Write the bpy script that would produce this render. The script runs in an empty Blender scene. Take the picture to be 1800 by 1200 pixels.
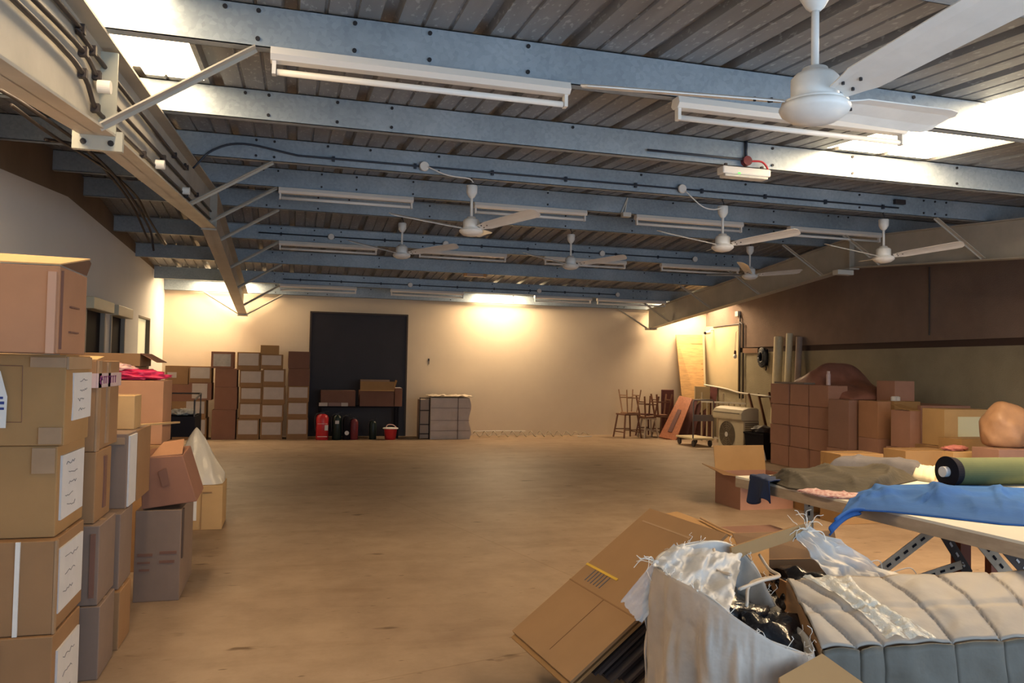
import bpy, bmesh, math, random
from mathutils import Vector, Matrix, noise, Euler
random.seed(7)
S = bpy.context.scene
COL = S.collection
PI = math.pi

# ------------------------------------------------------------------ camera
F_PX, YAW, PITCH, ROLL, EYE = 1392.1, .2699, .0338, .0194, 1.4
fwd = Vector((math.sin(YAW)*math.cos(PITCH), math.cos(YAW)*math.cos(PITCH), math.sin(PITCH)))
rt0 = Vector((math.cos(YAW), -math.sin(YAW), 0)); up0 = rt0.cross(fwd)
RT = rt0*math.cos(ROLL)+up0*math.sin(ROLL); UP = up0*math.cos(ROLL)-rt0*math.sin(ROLL)
cam_d = bpy.data.cameras.new('camera'); cam = bpy.data.objects.new('camera', cam_d); COL.objects.link(cam)
cam_d.sensor_width = 36; cam_d.lens = F_PX/1800*36; cam_d.clip_start = .05; cam_d.clip_end = 200
M4 = Matrix((RT, UP, -fwd)).transposed().to_4x4(); M4.translation = Vector((0, 0, EYE)); cam.matrix_world = M4
S.camera = cam

def at(px, py, Y=None, X=None, Z=None, D=None):
    "world point seen at a photo pixel, on the plane Y=, X=, Z= or at depth D (used to measure the place)"
    d = fwd + RT*((px-900)/F_PX) - UP*((py-600)/F_PX)
    if D is not None: t = D
    elif Y is not None: t = Y/d.y
    elif X is not None: t = X/d.x
    else: t = (Z-EYE)/d.z
    return Vector((0, 0, EYE)) + d*t

# ------------------------------------------------------------------ world, light, exposure
S.view_settings.view_transform = 'Standard'; S.view_settings.look = 'None'
S.view_settings.gamma = 1; S.view_settings.use_curve_mapping = False
S.view_settings.exposure = 0.0
W = bpy.data.worlds.new('world'); S.world = W; W.use_nodes = True
bg = W.node_tree.nodes['Background']; bg.inputs[0].default_value = (.62, .80, 1, 1); bg.inputs[1].default_value = 1.0

def area(name, loc, rot, sx, sy, power, col):
    l = bpy.data.lights.new(name, 'AREA'); l.shape = 'RECTANGLE'; l.size = sx; l.size_y = sy
    l.energy = power; l.color = col
    o = bpy.data.objects.new(name, l); COL.objects.link(o); o.location = loc; o.rotation_euler = rot
    return o
# daylight entering by the open loading door behind the camera
area('door_daylight', (3.55, -1.15, 1.2), (math.radians(98), 0, 0), 7.4, 2.1, 140, (.62, .80, 1.0))
SKY_L = 40.0     # brightness of the daylit roof sheets
SKY_COL = (1.0, .73, .44)

# ------------------------------------------------------------------ materials
MATS = {}
def mat(name, col, rough=.6, metal=0., var=.0, scale=6., bump=0., bscale=40., col2=None, stretch=None, alpha=1., emit=None, spec=.4, coat=0., transl=0.):
    if name in MATS: return MATS[name]
    m = bpy.data.materials.new(name); m.use_nodes = True; MATS[name] = m
    nt = m.node_tree; N = nt.nodes; L = nt.links; b = N['Principled BSDF']
    b.inputs['Base Color'].default_value = (*col, 1); b.inputs['Roughness'].default_value = rough
    b.inputs['Metallic'].default_value = metal; b.inputs['Specular IOR Level'].default_value = spec
    if alpha < 1: b.inputs['Alpha'].default_value = alpha
    if coat: b.inputs['Coat Weight'].default_value = coat
    if transl:
        b.inputs['Transmission Weight'].default_value = transl
    if emit:
        b.inputs['Emission Color'].default_value = (*emit[0], 1); b.inputs['Emission Strength'].default_value = emit[1]
    tc = N.new('ShaderNodeTexCoord'); mp = N.new('ShaderNodeMapping'); L.new(tc.outputs['Object'], mp.inputs[0])
    if stretch: mp.inputs['Scale'].default_value = stretch
    if var or col2:
        n = N.new('ShaderNodeTexNoise'); n.inputs['Scale'].default_value = scale; n.inputs['Detail'].default_value = 5; n.inputs['Roughness'].default_value = .6
        L.new(mp.outputs[0], n.inputs[0])
        r = N.new('ShaderNodeValToRGB'); L.new(n.outputs[0], r.inputs[0])
        a = col2 if col2 else tuple(c*(1-var) for c in col)
        c = col if col2 else tuple(min(1, c*(1+var)) for c in col)
        r.color_ramp.elements[0].position = .3; r.color_ramp.elements[0].color = (*a, 1)
        r.color_ramp.elements[1].position = .7; r.color_ramp.elements[1].color = (*c, 1)
        L.new(r.outputs[0], b.inputs['Base Color'])
    if bump:
        n2 = N.new('ShaderNodeTexNoise'); n2.inputs['Scale'].default_value = bscale; n2.inputs['Detail'].default_value = 4; L.new(mp.outputs[0], n2.inputs[0])
        bp = N.new('ShaderNodeBump'); bp.inputs['Strength'].default_value = bump; bp.inputs['Distance'].default_value = .02
        L.new(n2.outputs[0], bp.inputs['Height']); L.new(bp.outputs[0], b.inputs['Normal'])
    return m

def floor_mat():
    m = bpy.data.materials.new('concrete_floor'); m.use_nodes = True; nt = m.node_tree; N = nt.nodes; L = nt.links; b = N['Principled BSDF']
    tc = N.new('ShaderNodeTexCoord')
    def nz(sc, det, ro=.6, st=(1, 1, 1)):
        mp = N.new('ShaderNodeMapping'); mp.inputs['Scale'].default_value = st; L.new(tc.outputs['Object'], mp.inputs[0])
        n = N.new('ShaderNodeTexNoise'); n.inputs['Scale'].default_value = sc; n.inputs['Detail'].default_value = det; n.inputs['Roughness'].default_value = ro
        L.new(mp.outputs[0], n.inputs[0]); return n
    def ramp(n, p0, c0, p1, c1):
        r = N.new('ShaderNodeValToRGB'); r.color_ramp.elements[0].position = p0; r.color_ramp.elements[0].color = (*c0, 1)
        r.color_ramp.elements[1].position = p1; r.color_ramp.elements[1].color = (*c1, 1); L.new(n.outputs[0], r.inputs[0]); return r
    def mul(a, c, f=1.):
        x = N.new('ShaderNodeMix'); x.data_type = 'RGBA'; x.blend_type = 'MULTIPLY'; x.inputs[0].default_value = f
        L.new(a, x.inputs[6]); L.new(c, x.inputs[7]); return x.outputs[2]
    base = ramp(nz(.45, 6, .65), .32, (.265, .185, .128), .68, (.395, .295, .205))
    a = mul(base.outputs[0], ramp(nz(3.2, 6, .7), .3, (.78, .76, .74), .6, (1, 1, 1)).outputs[0])
    # dark dropped spots and scuffs
    a = mul(a, ramp(nz(2.6, 3, .5, (1, 2.2, 1)), .27, (.42, .36, .3), .34, (1, 1, 1)).outputs[0])
    a = mul(a, ramp(nz(9, 3, .5, (1, 2.4, 1)), .26, (.5, .45, .4), .31, (1, 1, 1)).outputs[0])
    a = mul(a, ramp(nz(1.1, 4, .6, (.35, 2.6, 1)), .36, (.62, .55, .48), .47, (1, 1, 1)).outputs[0], .3)
    # slab joints as faint tone steps
    mp = N.new('ShaderNodeMapping'); mp.inputs['Rotation'].default_value = (0, 0, math.radians(-14)); mp.inputs['Location'].default_value = (.35, 1.2, 0); L.new(tc.outputs['Object'], mp.inputs[0])
    br = N.new('ShaderNodeTexBrick'); br.offset = 0; br.inputs['Scale'].default_value = 1; br.inputs['Brick Width'].default_value = 3.4; br.inputs['Row Height'].default_value = 4.6
    br.inputs['Mortar Size'].default_value = .006; br.inputs['Color1'].default_value = (1, 1, 1, 1); br.inputs['Color2'].default_value = (.86, .83, .8, 1); br.inputs['Mortar'].default_value = (.8, .76, .7, 1)
    L.new(mp.outputs[0], br.inputs[0]); a = mul(a, br.outputs[0], .9)
    L.new(a, b.inputs['Base Color']); b.inputs['Roughness'].default_value = .55; b.inputs['Specular IOR Level'].default_value = .35
    bp = N.new('ShaderNodeBump'); bp.inputs['Strength'].default_value = .12; bp.inputs['Distance'].default_value = .01; L.new(nz(30, 5).outputs[0], bp.inputs['Height']); L.new(bp.outputs[0], b.inputs['Normal'])
    return m

def galv_mat():
    m = bpy.data.materials.new('galvanised_steel'); m.use_nodes = True; nt = m.node_tree; N = nt.nodes; L = nt.links; b = N['Principled BSDF']
    tc = N.new('ShaderNodeTexCoord'); v = N.new('ShaderNodeTexVoronoi'); v.inputs['Scale'].default_value = 45; L.new(tc.outputs['Object'], v.inputs[0])
    n = N.new('ShaderNodeTexNoise'); n.inputs['Scale'].default_value = 1.6; n.inputs['Detail'].default_value = 5; L.new(tc.outputs['Object'], n.inputs[0])
    r = N.new('ShaderNodeValToRGB'); r.color_ramp.elements[0].position = .3; r.color_ramp.elements[0].color = (.25, .31, .37, 1); r.color_ramp.elements[1].position = .72; r.color_ramp.elements[1].color = (.38, .455, .53, 1); L.new(n.outputs[0], r.inputs[0])
    x = N.new('ShaderNodeMix'); x.data_type = 'RGBA'; x.blend_type = 'SOFT_LIGHT'; x.inputs[0].default_value = .18; L.new(r.outputs[0], x.inputs[6]); L.new(v.outputs['Color'], x.inputs[7])
    bw = N.new('ShaderNodeRGBToBW'); L.new(v.outputs['Color'], bw.inputs[0]); L.new(bw.outputs[0], x.inputs[7])
    L.new(x.outputs[2], b.inputs['Base Color']); b.inputs['Roughness'].default_value = .5; b.inputs['Metallic'].default_value = .25
    return m

def sheet_mat():
    m = bpy.data.materials.new('weathered_roof_sheet'); m.use_nodes = True; nt = m.node_tree; N = nt.nodes; L = nt.links; b = N['Principled BSDF']
    tc = N.new('ShaderNodeTexCoord')
    def nz(sc, st, det=4):
        mp = N.new('ShaderNodeMapping'); mp.inputs['Scale'].default_value = st; L.new(tc.outputs['Object'], mp.inputs[0])
        n = N.new('ShaderNodeTexNoise'); n.inputs['Scale'].default_value = sc; n.inputs['Detail'].default_value = det; L.new(mp.outputs[0], n.inputs[0]); return n
    n = nz(3, (3, .6, 1)); r = N.new('ShaderNodeValToRGB'); r.color_ramp.elements[0].position = .3; r.color_ramp.elements[0].color = (.20, .205, .21, 1); r.color_ramp.elements[1].position = .7; r.color_ramp.elements[1].color = (.29, .295, .30, 1); L.new(n.outputs[0], r.inputs[0])
    n2 = nz(45, (1, .35, 1), 2); r2 = N.new('ShaderNodeValToRGB'); r2.color_ramp.elements[0].position = .6; r2.color_ramp.elements[0].color = (0, 0, 0, 1); r2.color_ramp.elements[1].position = .68; r2.color_ramp.elements[1].color = (1, 1, 1, 1); L.new(n2.outputs[0], r2.inputs[0])
    x = N.new('ShaderNodeMix'); x.data_type = 'RGBA'; L.new(r2.outputs[0], x.inputs[0]); L.new(r.outputs[0], x.inputs[6]); x.inputs[7].default_value = (.40, .41, .42, 1)
    L.new(x.outputs[2], b.inputs['Base Color']); b.inputs['Roughness'].default_value = .45; b.inputs['Metallic'].default_value = .3
    return m

def sky_mat(name, SKY_L):
    m = bpy.data.materials.new(name); m.use_nodes = True; b = m.node_tree.nodes['Principled BSDF']
    b.inputs['Base Color'].default_value = (.8, .75, .6, 1); b.inputs['Emission Color'].default_value = (*SKY_COL, 1); b.inputs['Emission Strength'].default_value = SKY_L
    return m

def wall_mat(name, c0, c1, sc=.8, bump=.15, bsc=60):
    m = mat(name, c1, .85, var=.01, col2=c0, scale=sc, bump=bump, bscale=bsc, spec=.2); return m

M_FLOOR = floor_mat(); M_GALV = galv_mat(); M_SHEET = sheet_mat(); M_SKY = sky_mat('daylit_translucent_sheet', SKY_L); M_SKYN = sky_mat('dimmed_daylit_translucent_sheet', 14.0); M_SKYR = sky_mat('mid_daylit_translucent_sheet', 26.0)  # same kind of roof sheet, near ones glow less to balance the light
area('left_wall_fill', (8.7, -.2, 1.2), (math.radians(90), 0, math.radians(84)), 1.6, 2.0, 85, (.72, .86, 1.0))  # added fill lamp to brighten the left wall; no real opening here
M_PLASTER = wall_mat('cream_plaster', (.60, .50, .385), (.68, .58, .45), .6, .06, 25)
M_LWALL = wall_mat('grey_cream_plaster', (.74, .735, .72), (.80, .795, .78), .5, .05, 25)
M_SHADE_BAND = wall_mat('left_wall_eave_shade', (.20, .15, .11), (.27, .21, .155), 1.2, .1, 30)  # roof-edge shadow on the left wall, painted as a brown tone
M_BLOCK = wall_mat('sandy_blockwork', (.25, .22, .155), (.34, .30, .215), 1.5, .35, 60)
M_BROWNW = wall_mat('brown_rough_render', (.19, .135, .11), (.26, .19, .155), 1.2, .35, 60)
M_GROOVE = mat('dark_groove', (.06, .035, .028), .8)
M_BLACK = mat('black_paint', (.012, .011, .016), .7, spec=.1)
M_DARKDOOR = mat('dark_door_paint', (.016, .012, .017), .55, var=.2, scale=2)
M_STEEL = mat('cream_painted_steel', (.44, .42, .37), .5, var=.12, scale=3)
M_CABLE = mat('dark_conduit', (.035, .028, .03), .5)
M_NAVYPIPE = mat('navy_conduit', (.03, .04, .06), .45)
M_BOLT = mat('dark_bolt', (.03, .03, .035), .5, .3)
M_WHITE = mat('white_enamel', (.82, .80, .76), .35)
M_FANW = mat('fan_white', (.80, .79, .76), .35, var=.06, scale=8)
M_OFFW = mat('off_white_plastic', (.68, .66, .60), .4)
M_TUBE = mat('tube_glass', (.85, .85, .83), .2)
M_RED = mat('red_enamel', (.55, .03, .04), .35)
M_RED2 = mat('dull_red_enamel', (.16, .02, .03), .45)
M_GREENB = mat('dark_bottle_green', (.008, .02, .018), .4)
M_PAPER = mat('paper_label', (.60, .585, .58), .8, var=.05, scale=10)
M_PAPERW = mat('white_paper', (.72, .71, .69), .8, var=.05, scale=10)
M_PRINT = mat('printed_white_panel', (.50, .43, .39), .8, var=.06, scale=8)
M_PENCIL = mat('grey_ink', (.16, .16, .18), .8)
M_INK = mat('dark_ink', (.05, .03, .03), .8)
M_BLUEINK = mat('blue_ink', (.03, .05, .22), .7)
M_TAPE = mat('clear_brown_tape', (.35, .225, .13), .3, var=.08, scale=12, spec=.6)
M_PINKT = mat('pink_white_tape', (.55, .42, .42), .4, var=.1, scale=14)
M_PURPLE = mat('purple_ink', (.20, .04, .14), .7)
K = {}
for nm, c in dict(tan=(.35, .205, .088), mid=(.30, .17, .083), grey=(.225, .16, .125), red=(.26, .125, .082), dark=(.19, .095, .068), orange=(.38, .20, .115), rr=(.37, .20, .145), rd=(.29, .165, .125), yellow=(.48, .31, .145), pale=(.45, .30, .18)).items():
    K[nm] = mat('cardboard_'+nm, c, .75, var=.07, scale=3.5, bump=.05, bscale=14, spec=.25)
M_EDGE = mat('cut_cardboard_edge', (.10, .065, .05), .9)
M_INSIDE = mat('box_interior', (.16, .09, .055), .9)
M_PLASTIC = mat('clear_plastic_film', (.80, .82, .84), .25, alpha=.55, spec=.6, bump=.5, bscale=16)
M_SACK = mat('woven_white_sack', (.43, .375, .325), .5, var=.12, scale=6, bump=.9, bscale=7, spec=.4)
M_SACKW = mat('bright_plastic', (.56, .555, .54), .42, alpha=.78, spec=.5, bump=.35, bscale=12)
M_BAGB = mat('black_bin_liner', (.01, .01, .013), .22, spec=.6, bump=.6, bscale=14)
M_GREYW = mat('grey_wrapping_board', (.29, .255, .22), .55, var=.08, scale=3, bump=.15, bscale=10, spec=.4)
M_GREYF = mat('grey_creased_shaded_board', (.105, .10, .085), .6, var=.16, scale=5, bump=.4, bscale=9, spec=.4)  # same board as the top cover, its front darkened in colour as shade
M_BLUE = mat('blue_fabric', (.035, .105, .31), .9, var=.12, scale=8, bump=.1, bscale=30, spec=.1)
M_NAVY = mat('navy_fabric', (.012, .025, .075), .85)
M_OLIVE = mat('olive_fabric', (.042, .034, .022), .9, var=.35, scale=9, bump=.25, bscale=20)
M_GREYC = mat('grey_fabric', (.085, .08, .09), .85, var=.15, scale=8, bump=.2, bscale=20)
M_GREENR = mat('green_fabric', (.085, .10, .042), .85, var=.06, scale=10)
M_TOP = mat('white_laminate', (.66, .64, .56), .4, var=.05, scale=4)
M_TEDGE = mat('worn_wood_edge', (.36, .29, .215), .8, var=.3, scale=14, stretch=(1, .25, 1))
M_ANGLE = mat('slotted_angle_steel', (.40, .32, .235), .55, .2, var=.2, scale=12)
M_ANGLED = mat('dark_slotted_angle', (.05, .035, .03), .6)
M_RUST = mat('red_oxide_paint', (.22, .06, .03), .6)
M_WOODR = mat('reddish_door_wood', (.30, .10, .045), .45, var=.25, scale=6, stretch=(6, 6, .6))
M_WOODD = mat('dark_maroon_wood', (.095, .03, .03), .5, var=.2, scale=6)
M_WOODP = mat('pale_door_wood', (.60, .37, .165), .6, var=.2, scale=5, stretch=(1, 1, 6))
M_WOODS = mat('stool_wood', (.15, .065, .038), .5, var=.2, scale=8)
M_WOODL = mat('light_stool_wood', (.30, .17, .10), .5, var=.2, scale=8)
M_BATTEN = mat('pale_batten_wood', (.60, .40, .19), .7, var=.1, scale=8)
M_CREAM = mat('aged_cream_enamel', (.62, .55, .40), .45, var=.05, scale=5)
M_GRILLE = mat('grey_brown_grille', (.13, .10, .07), .6)
M_TROL = mat('grey_trolley_steel', (.18, .155, .16), .5)
M_ROLL1 = mat('beige_roll_plastic', (.62, .55, .38), .4, var=.08, scale=6)
M_ROLL2 = mat('brown_roll_cloth', (.34, .26, .22), .7, var=.1, scale=6)
M_ORANGE_GLOW = mat('orange_glow_paint', (.55, .26, .08), .5)
M_PINK = mat('pink_red_plastic', (.60, .03, .10), .35, var=.3, scale=6)
M_PINKW = mat('pale_pink_film', (.75, .45, .40), .4, var=.2, scale=6)
M_BROWNSACK = mat('brown_wrapping', (.29, .13, .095), .5, var=.2, scale=4, bump=.3, bscale=8)
M_TANSACK = mat('tan_sack', (.34, .19, .105), .5, var=.15, scale=5, bump=.3, bscale=8)
M_BOARD = mat('pale_hardboard', (.54, .45, .29), .75, var=.06, scale=2)
M_YEL = mat('yellow_strap', (.75, .50, .07), .5)
M_LITPANE = mat('frosted_lit_pane', (.6, .58, .4), .5, emit=((1, .86, .50), .45))
M_GREEN_LED = mat('green_led', (.1, .6, .1), .4, emit=((.1, 1, .1), 1.5))
M_STRING = mat('white_string', (.75, .72, .66), .7)

# ------------------------------------------------------------------ mesh helpers
class MB:
    def __init__(s): s.bm = bmesh.new()
    def box(s, c, d, rot=None):
        m = Matrix.Translation(c) @ (Euler(rot).to_matrix().to_4x4() if rot else Matrix()) @ Matrix.Diagonal((d[0], d[1], d[2], 1))
        bmesh.ops.create_cube(s.bm, size=1, matrix=m); return s
    def b2(s, lo, hi):
        lo, hi = Vector(lo), Vector(hi); return s.box((lo+hi)/2, hi-lo)
    def bar(s, a, b, w, h, upv=(0, 0, 1)):
        a, b = Vector(a), Vector(b); d = (b-a); L = d.length; d.normalize(); u = Vector(upv); x = d.cross(u)
        if x.length < 1e-4: x = d.cross(Vector((0, 1, 0)))
        x.normalize(); u = x.cross(d)
        m = Matrix((x*w, d*L, u*h)).transposed().to_4x4(); m.translation = (a+b)/2
        bmesh.ops.create_cube(s.bm, size=1, matrix=m); return s
    def cyl(s, a, b, r, r2=None, seg=16):
        a, b = Vector(a), Vector(b); d = b-a; q = d.to_track_quat('Z', 'Y')
        m = Matrix.Translation((a+b)/2) @ q.to_matrix().to_4x4()
        bmesh.ops.create_cone(s.bm, cap_ends=True, segments=seg, radius1=r, radius2=r if r2 is None else r2, depth=d.length, matrix=m); return s
    def lathe(s, prof, c=(0, 0, 0), seg=28, close=True):
        c = Vector(c); rings = []
        for r, z in prof:
            rings.append([s.bm.verts.new(c+Vector((r*math.cos(2*PI*i/seg), r*math.sin(2*PI*i/seg), z))) for i in range(seg)])
        for A, B in zip(rings, rings[1:]):
            for i in range(seg): s.bm.faces.new((A[i], A[(i+1) % seg], B[(i+1) % seg], B[i]))
        if close:
            s.bm.faces.new(rings[0][::-1]); s.bm.faces.new(rings[-1])
        return s
    def tube(s, pts, r, seg=8):
        pts = [Vector(p) for p in pts]; rings = []
        for i, p in enumerate(pts):
            d = (pts[min(i+1, len(pts)-1)]-pts[max(i-1, 0)]).normalized()
            u = Vector((0, 0, 1)) if abs(d.z) < .9 else Vector((1, 0, 0)); x = d.cross(u).normalized(); y = x.cross(d)
            rings.append([s.bm.verts.new(p+x*r*math.cos(2*PI*k/seg)+y*r*math.sin(2*PI*k/seg)) for k in range(seg)])
        for A, B in zip(rings, rings[1:]):
            for i in range(seg): s.bm.faces.new((A[i], A[(i+1) % seg], B[(i+1) % seg], B[i]))
        s.bm.faces.new(rings[0][::-1]); s.bm.faces.new(rings[-1]); return s
    def poly(s, pts, thick=(0, 0, 0)):
        t = Vector(thick); A = [s.bm.verts.new(Vector(p)) for p in pts]; B = [s.bm.verts.new(Vector(p)+t) for p in pts]; n = len(A)
        s.bm.faces.new(A[::-1]); s.bm.faces.new(B)
        for i in range(n): s.bm.faces.new((A[i], A[(i+1) % n], B[(i+1) % n], B[i]))
        return s
    def grid(s, fn, nu, nv):
        V = [[s.bm.verts.new(fn(i/nu, j/nv)) for j in range(nv+1)] for i in range(nu+1)]
        for i in range(nu):
            for j in range(nv): s.bm.faces.new((V[i][j], V[i+1][j], V[i+1][j+1], V[i][j+1]))
        return s
    def build(s, name, m, parent=None, smooth=False, bevel=0, solid=0, loc=None):
        bmesh.ops.recalc_face_normals(s.bm, faces=s.bm.faces)
        me = bpy.data.meshes.new(name); s.bm.to_mesh(me); s.bm.free()
        o = bpy.data.objects.new(name, me); COL.objects.link(o); me.materials.append(m)
        if smooth:
            for p in me.polygons: p.use_smooth = True
        if solid:
            md = o.modifiers.new('thick', 'SOLIDIFY'); md.thickness = solid; md.offset = 0
        if bevel:
            md = o.modifiers.new('bevel', 'BEVEL'); md.width = bevel; md.segments = 2; md.limit_method = 'ANGLE'
        if parent: o.parent = parent
        if loc: o.location = loc
        return o

def curve_pts(P, n=8):
    "Catmull-Rom through points"
    P = [Vector(p) for p in P]; Q = [P[0]*2-P[1]]+P+[P[-1]*2-P[-2]]; out = []
    for i in range(1, len(Q)-2):
        for k in range(n):
            t = k/n; a, b, c, d = Q[i-1:i+3]
            out.append(.5*((2*b)+(c-a)*t+(2*a-5*b+4*c-d)*t*t+(3*b-3*c+d-a)*t**3))
    out.append(P[-1]); return out

def tag(o, label, cat, group=None, kind=None):
    o['label'] = label; o['category'] = cat
    if group: o['group'] = group
    if kind: o['kind'] = kind
    return o
def thing(name, label, cat, loc=(0, 0, 0), rz=0, group=None, rot=None):
    o = bpy.data.objects.new(name, None); COL.objects.link(o); o.empty_display_size = .1
    o.location = loc; o.rotation_euler = rot if rot else (0, 0, rz); return tag(o, label, cat, group)
def struct(o): o['kind'] = 'structure'; return o
def copy_tree(o, parent=None):
    c = o.copy(); COL.objects.link(c)
    if parent: c.parent = parent
    for ch in [x for x in bpy.data.objects if x.parent == o]: copy_tree(ch, c)
    return c

# ------------------------------------------------------------------ room
XL, XR, D, YN = -2.34, 8.95, 16.0, -1.3
RIDGE = 9.3
def zb(Y):      # underside of the purlins
    return 2.6+.077*Y if Y <= RIDGE else 2.6+.077*RIDGE-.088*(Y-RIDGE)
PD = .20        # purlin depth
def zr(Y): return zb(Y)+PD+.004

struct(MB().b2((XL-.3, YN-.3, -.15), (XR+.3, D+.3, 0)).build('floor', M_FLOOR))

def wall_prof(x0, x1, ys, z0=0):
    "wall along Y that follows the roof line"
    mb = MB(); top = [(y, zr(y)+.03) for y in ys]
    pts = [(x0, ys[0], z0)]+[(x0, ys[-1], z0)]+[(x0, y, z) for y, z in reversed(top)]
    return mb.poly(pts, (x1-x0, 0, 0))
# right wall: block below, brown render above, dark groove between
struct(MB().b2((XR, YN, 0), (XR+.2, D+.2, 1.82)).build('wall_right', M_BLOCK))
struct(MB().b2((XR+.03, YN, 1.82), (XR+.2, D+.2, 1.92)).build('trim_1', M_GROOVE))
pts = [(XR, YN, 1.92), (XR, D+.2, 1.92), (XR, D+.2, zr(D)+.03), (XR, RIDGE, zr(RIDGE)+.03), (XR, YN, zr(YN)+.03)]
struct(MB().poly(pts, (.2, 0, 0)).build('wall_right_upper', M_BROWNW))
# pale lit stretch of the groove is filled near the far corner
struct(MB().b2((XL-.3, D, 0), (XR+.3, D+.2, zr(D)+.05)).build('wall_far', M_PLASTER))
# left wall with three window openings
wins = [(10.15, 11.17), (11.5, 12.42), (13.5, 14.55)]; WZ0, WZ1 = .95, 2.12
mb = MB(); xs = (XL-.2, XL)
mb.b2((xs[0], YN, 0), (xs[1], D, WZ0)); ya = YN
for a, b in wins: mb.b2((xs[0], ya, WZ0), (xs[1], a, WZ1)); ya = b
mb.b2((xs[0], ya, WZ0), (xs[1], D, WZ1))
def bandz(Y): return 2.96+(Y-7.29)*.08 if Y < 9.3 else 3.12
mb.poly([(xs[0], YN, WZ1), (xs[0], D, WZ1), (xs[0], D, zr(D)), (xs[0], 14.3, 3.0), (xs[0], RIDGE, 3.125), (xs[0], YN, 2.18)], (.2, 0, 0))
struct(mb.build('wall_left', M_LWALL))
struct(MB().poly([(XL-.2, YN, 2.18), (XL-.2, RIDGE, 3.125), (XL-.2, 14.3, 3.0), (XL-.2, D, zr(D)), (XL-.2, RIDGE, zr(RIDGE)+.03), (XL-.2, YN, zr(YN)+.03)], (.2, 0, 0)).build('wall_left_upper', M_SHADE_BAND))  # upper wall piece cut along the painted shadow edge
for i, (a, b) in enumerate(wins):
    w = thing('window_%d' % (i+1), 'w', 'window'); del w['label']; del w['category']; struct(w)
    if i < 2:
        MB().b2((XL-.16, a, WZ0), (XL-.035, b, WZ1)).build('pane', M_BLACK, w)
        f = MB(); f.b2((XL-.12, a, WZ0), (XL+.02, a+.05, WZ1)).b2((XL-.12, b-.05, WZ0), (XL+.02, b, WZ1)).b2((XL-.12, a, WZ0), (XL+.02, b, WZ0+.05)); f.build('window_frame', mat('grey_frame', (.30, .28, .25), .5), w)
        MB().b2((XL-.1, a-.03, WZ1-.12), (XL+.11, b+.04, WZ1+.02)).build('shutter_box', mat('pale_shutter_box', (.52, .50, .38), .5), w, bevel=.01)
    else:
        MB().b2((XL-.19, a, WZ0), (XL-.06, b, WZ1)).build('pane', M_LITPANE, w)
        MB().b2((XL-.16, b-.05, WZ0), (XL+.005, b, WZ1)).b2((XL-.16, a, WZ1-.03), (XL+.005, b, WZ1)).build('window_frame', mat('dark_brown_frame', (.10, .08, .06), .6), w)
# near wall with the wide loading door (behind the camera)
struct(MB().b2((XL-.2, YN-.2, 0), (-1.6, YN, 3)).b2((7.5, YN-.2, 0), (XR+.2, YN, 3)).b2((-1.6, YN-.2, 2.4), (7.5, YN, 2.7)).build('wall_near', M_LWALL))
d2 = thing('door_added', 'd', 'door'); del d2['label']; del d2['category']; struct(d2)  # added unseen frame around the fill lamp, the wall behind stays closed
MB().b2((XR-.05, -1.1, 0), (XR, -1.03, 2.3)).b2((XR-.05, .63, 0), (XR, .7, 2.3)).b2((XR-.05, -1.1, 2.23), (XR, .7, 2.3)).build('door_frame', M_OFFW, d2)
# far dark door
d = thing('door_1', 'd', 'door'); del d['label']; del d['category']; struct(d)
dA, dB = .34, 2.2
MB().b2((dA, D-.04, .0), (dB, D-.005, 2.41)).build('door_leaf', M_DARKDOOR, d)
MB().b2((dA-.03, D-.06, 0), (dA, D, 2.44)).b2((dB, D-.06, 0), (dB+.03, D, 2.44)).b2((dA, D-.06, 2.41), (dB, D, 2.44)).build('door_frame', mat('dark_frame', (.05, .035, .03), .6), d)

# roof sheet with translucent sheets
def prof_x(xa, xb):
    P = .47; k0 = int(math.floor(xa/P))-1; pts = []
    for k in range(k0, int(xb/P)+2):
        b = k*P
        for dx, dz in ((0, 0), (.10, 0), (.107, .012), (.117, .012), (.124, 0), (.24, 0), (.247, .012), (.257, .012), (.264, 0), (.37, 0), (.385, .045), (.445, .045), (.46, 0)):
            pts.append((b+dx, dz))
    out = [p for p in pts if xa < p[0] < xb]
    def zat(x):
        for (x0, z0), (x1, z1) in zip(pts, pts[1:]):
            if x0 <= x <= x1: return z0+(z1-z0)*(x-x0)/max(1e-6, x1-x0)
        return 0
    return [(xa, zat(xa))]+out+[(xb, zat(xb))]
def strip(mb, xa, xb, ya, yb):
    P = prof_x(xa, xb); A = [mb.bm.verts.new((x, ya, zr(ya)+z)) for x, z in P]; B = [mb.bm.verts.new((x, yb, zr(yb)+z)) for x, z in P]
    for i in range(len(P)-1): mb.bm.faces.new((A[i], A[i+1], B[i+1], B[i]))
SKYL = [(-1.55, -.60, 2.45, 5.42), (4.1, 5.1, 2.45, 5.42), (-1.75, -.75, 15.15, 16.0), (3.62, 4.62, 15.15, 16.0), (7.75, 8.75, 15.15, 16.0)]
ysp = sorted({YN-.2, 2.45, 5.42, RIDGE, 15.15, 16.0, D+.2}); mb = MB()
for ya, yb in zip(ysp, ysp[1:]):
    cuts = [s for s in SKYL if s[2] <= ya+1e-3 and s[3] >= yb-1e-3]; x = XL-.3
    for s in sorted(cuts): strip(mb, x, s[0], ya, yb); x = s[1]
    strip(mb, x, XR+.3, ya, yb)
struct(mb.build('ceiling', M_SHEET))
lab = ['translucent roof sheet glowing above the left rafter near the camera', 'translucent roof sheet glowing behind the nearest ceiling fan', 'bright roof sheet over the far left corner', 'bright roof sheet over the middle of the far wall', 'bright roof sheet over the far right corner']
for s, l in zip(SKYL, lab):
    mb = MB(); strip(mb, *s); o = mb.build('skylight', M_SKY if s[2] > 5 else M_SKYN if s[0] < 0 else M_SKYR); o['kind'] = 'structure'

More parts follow.
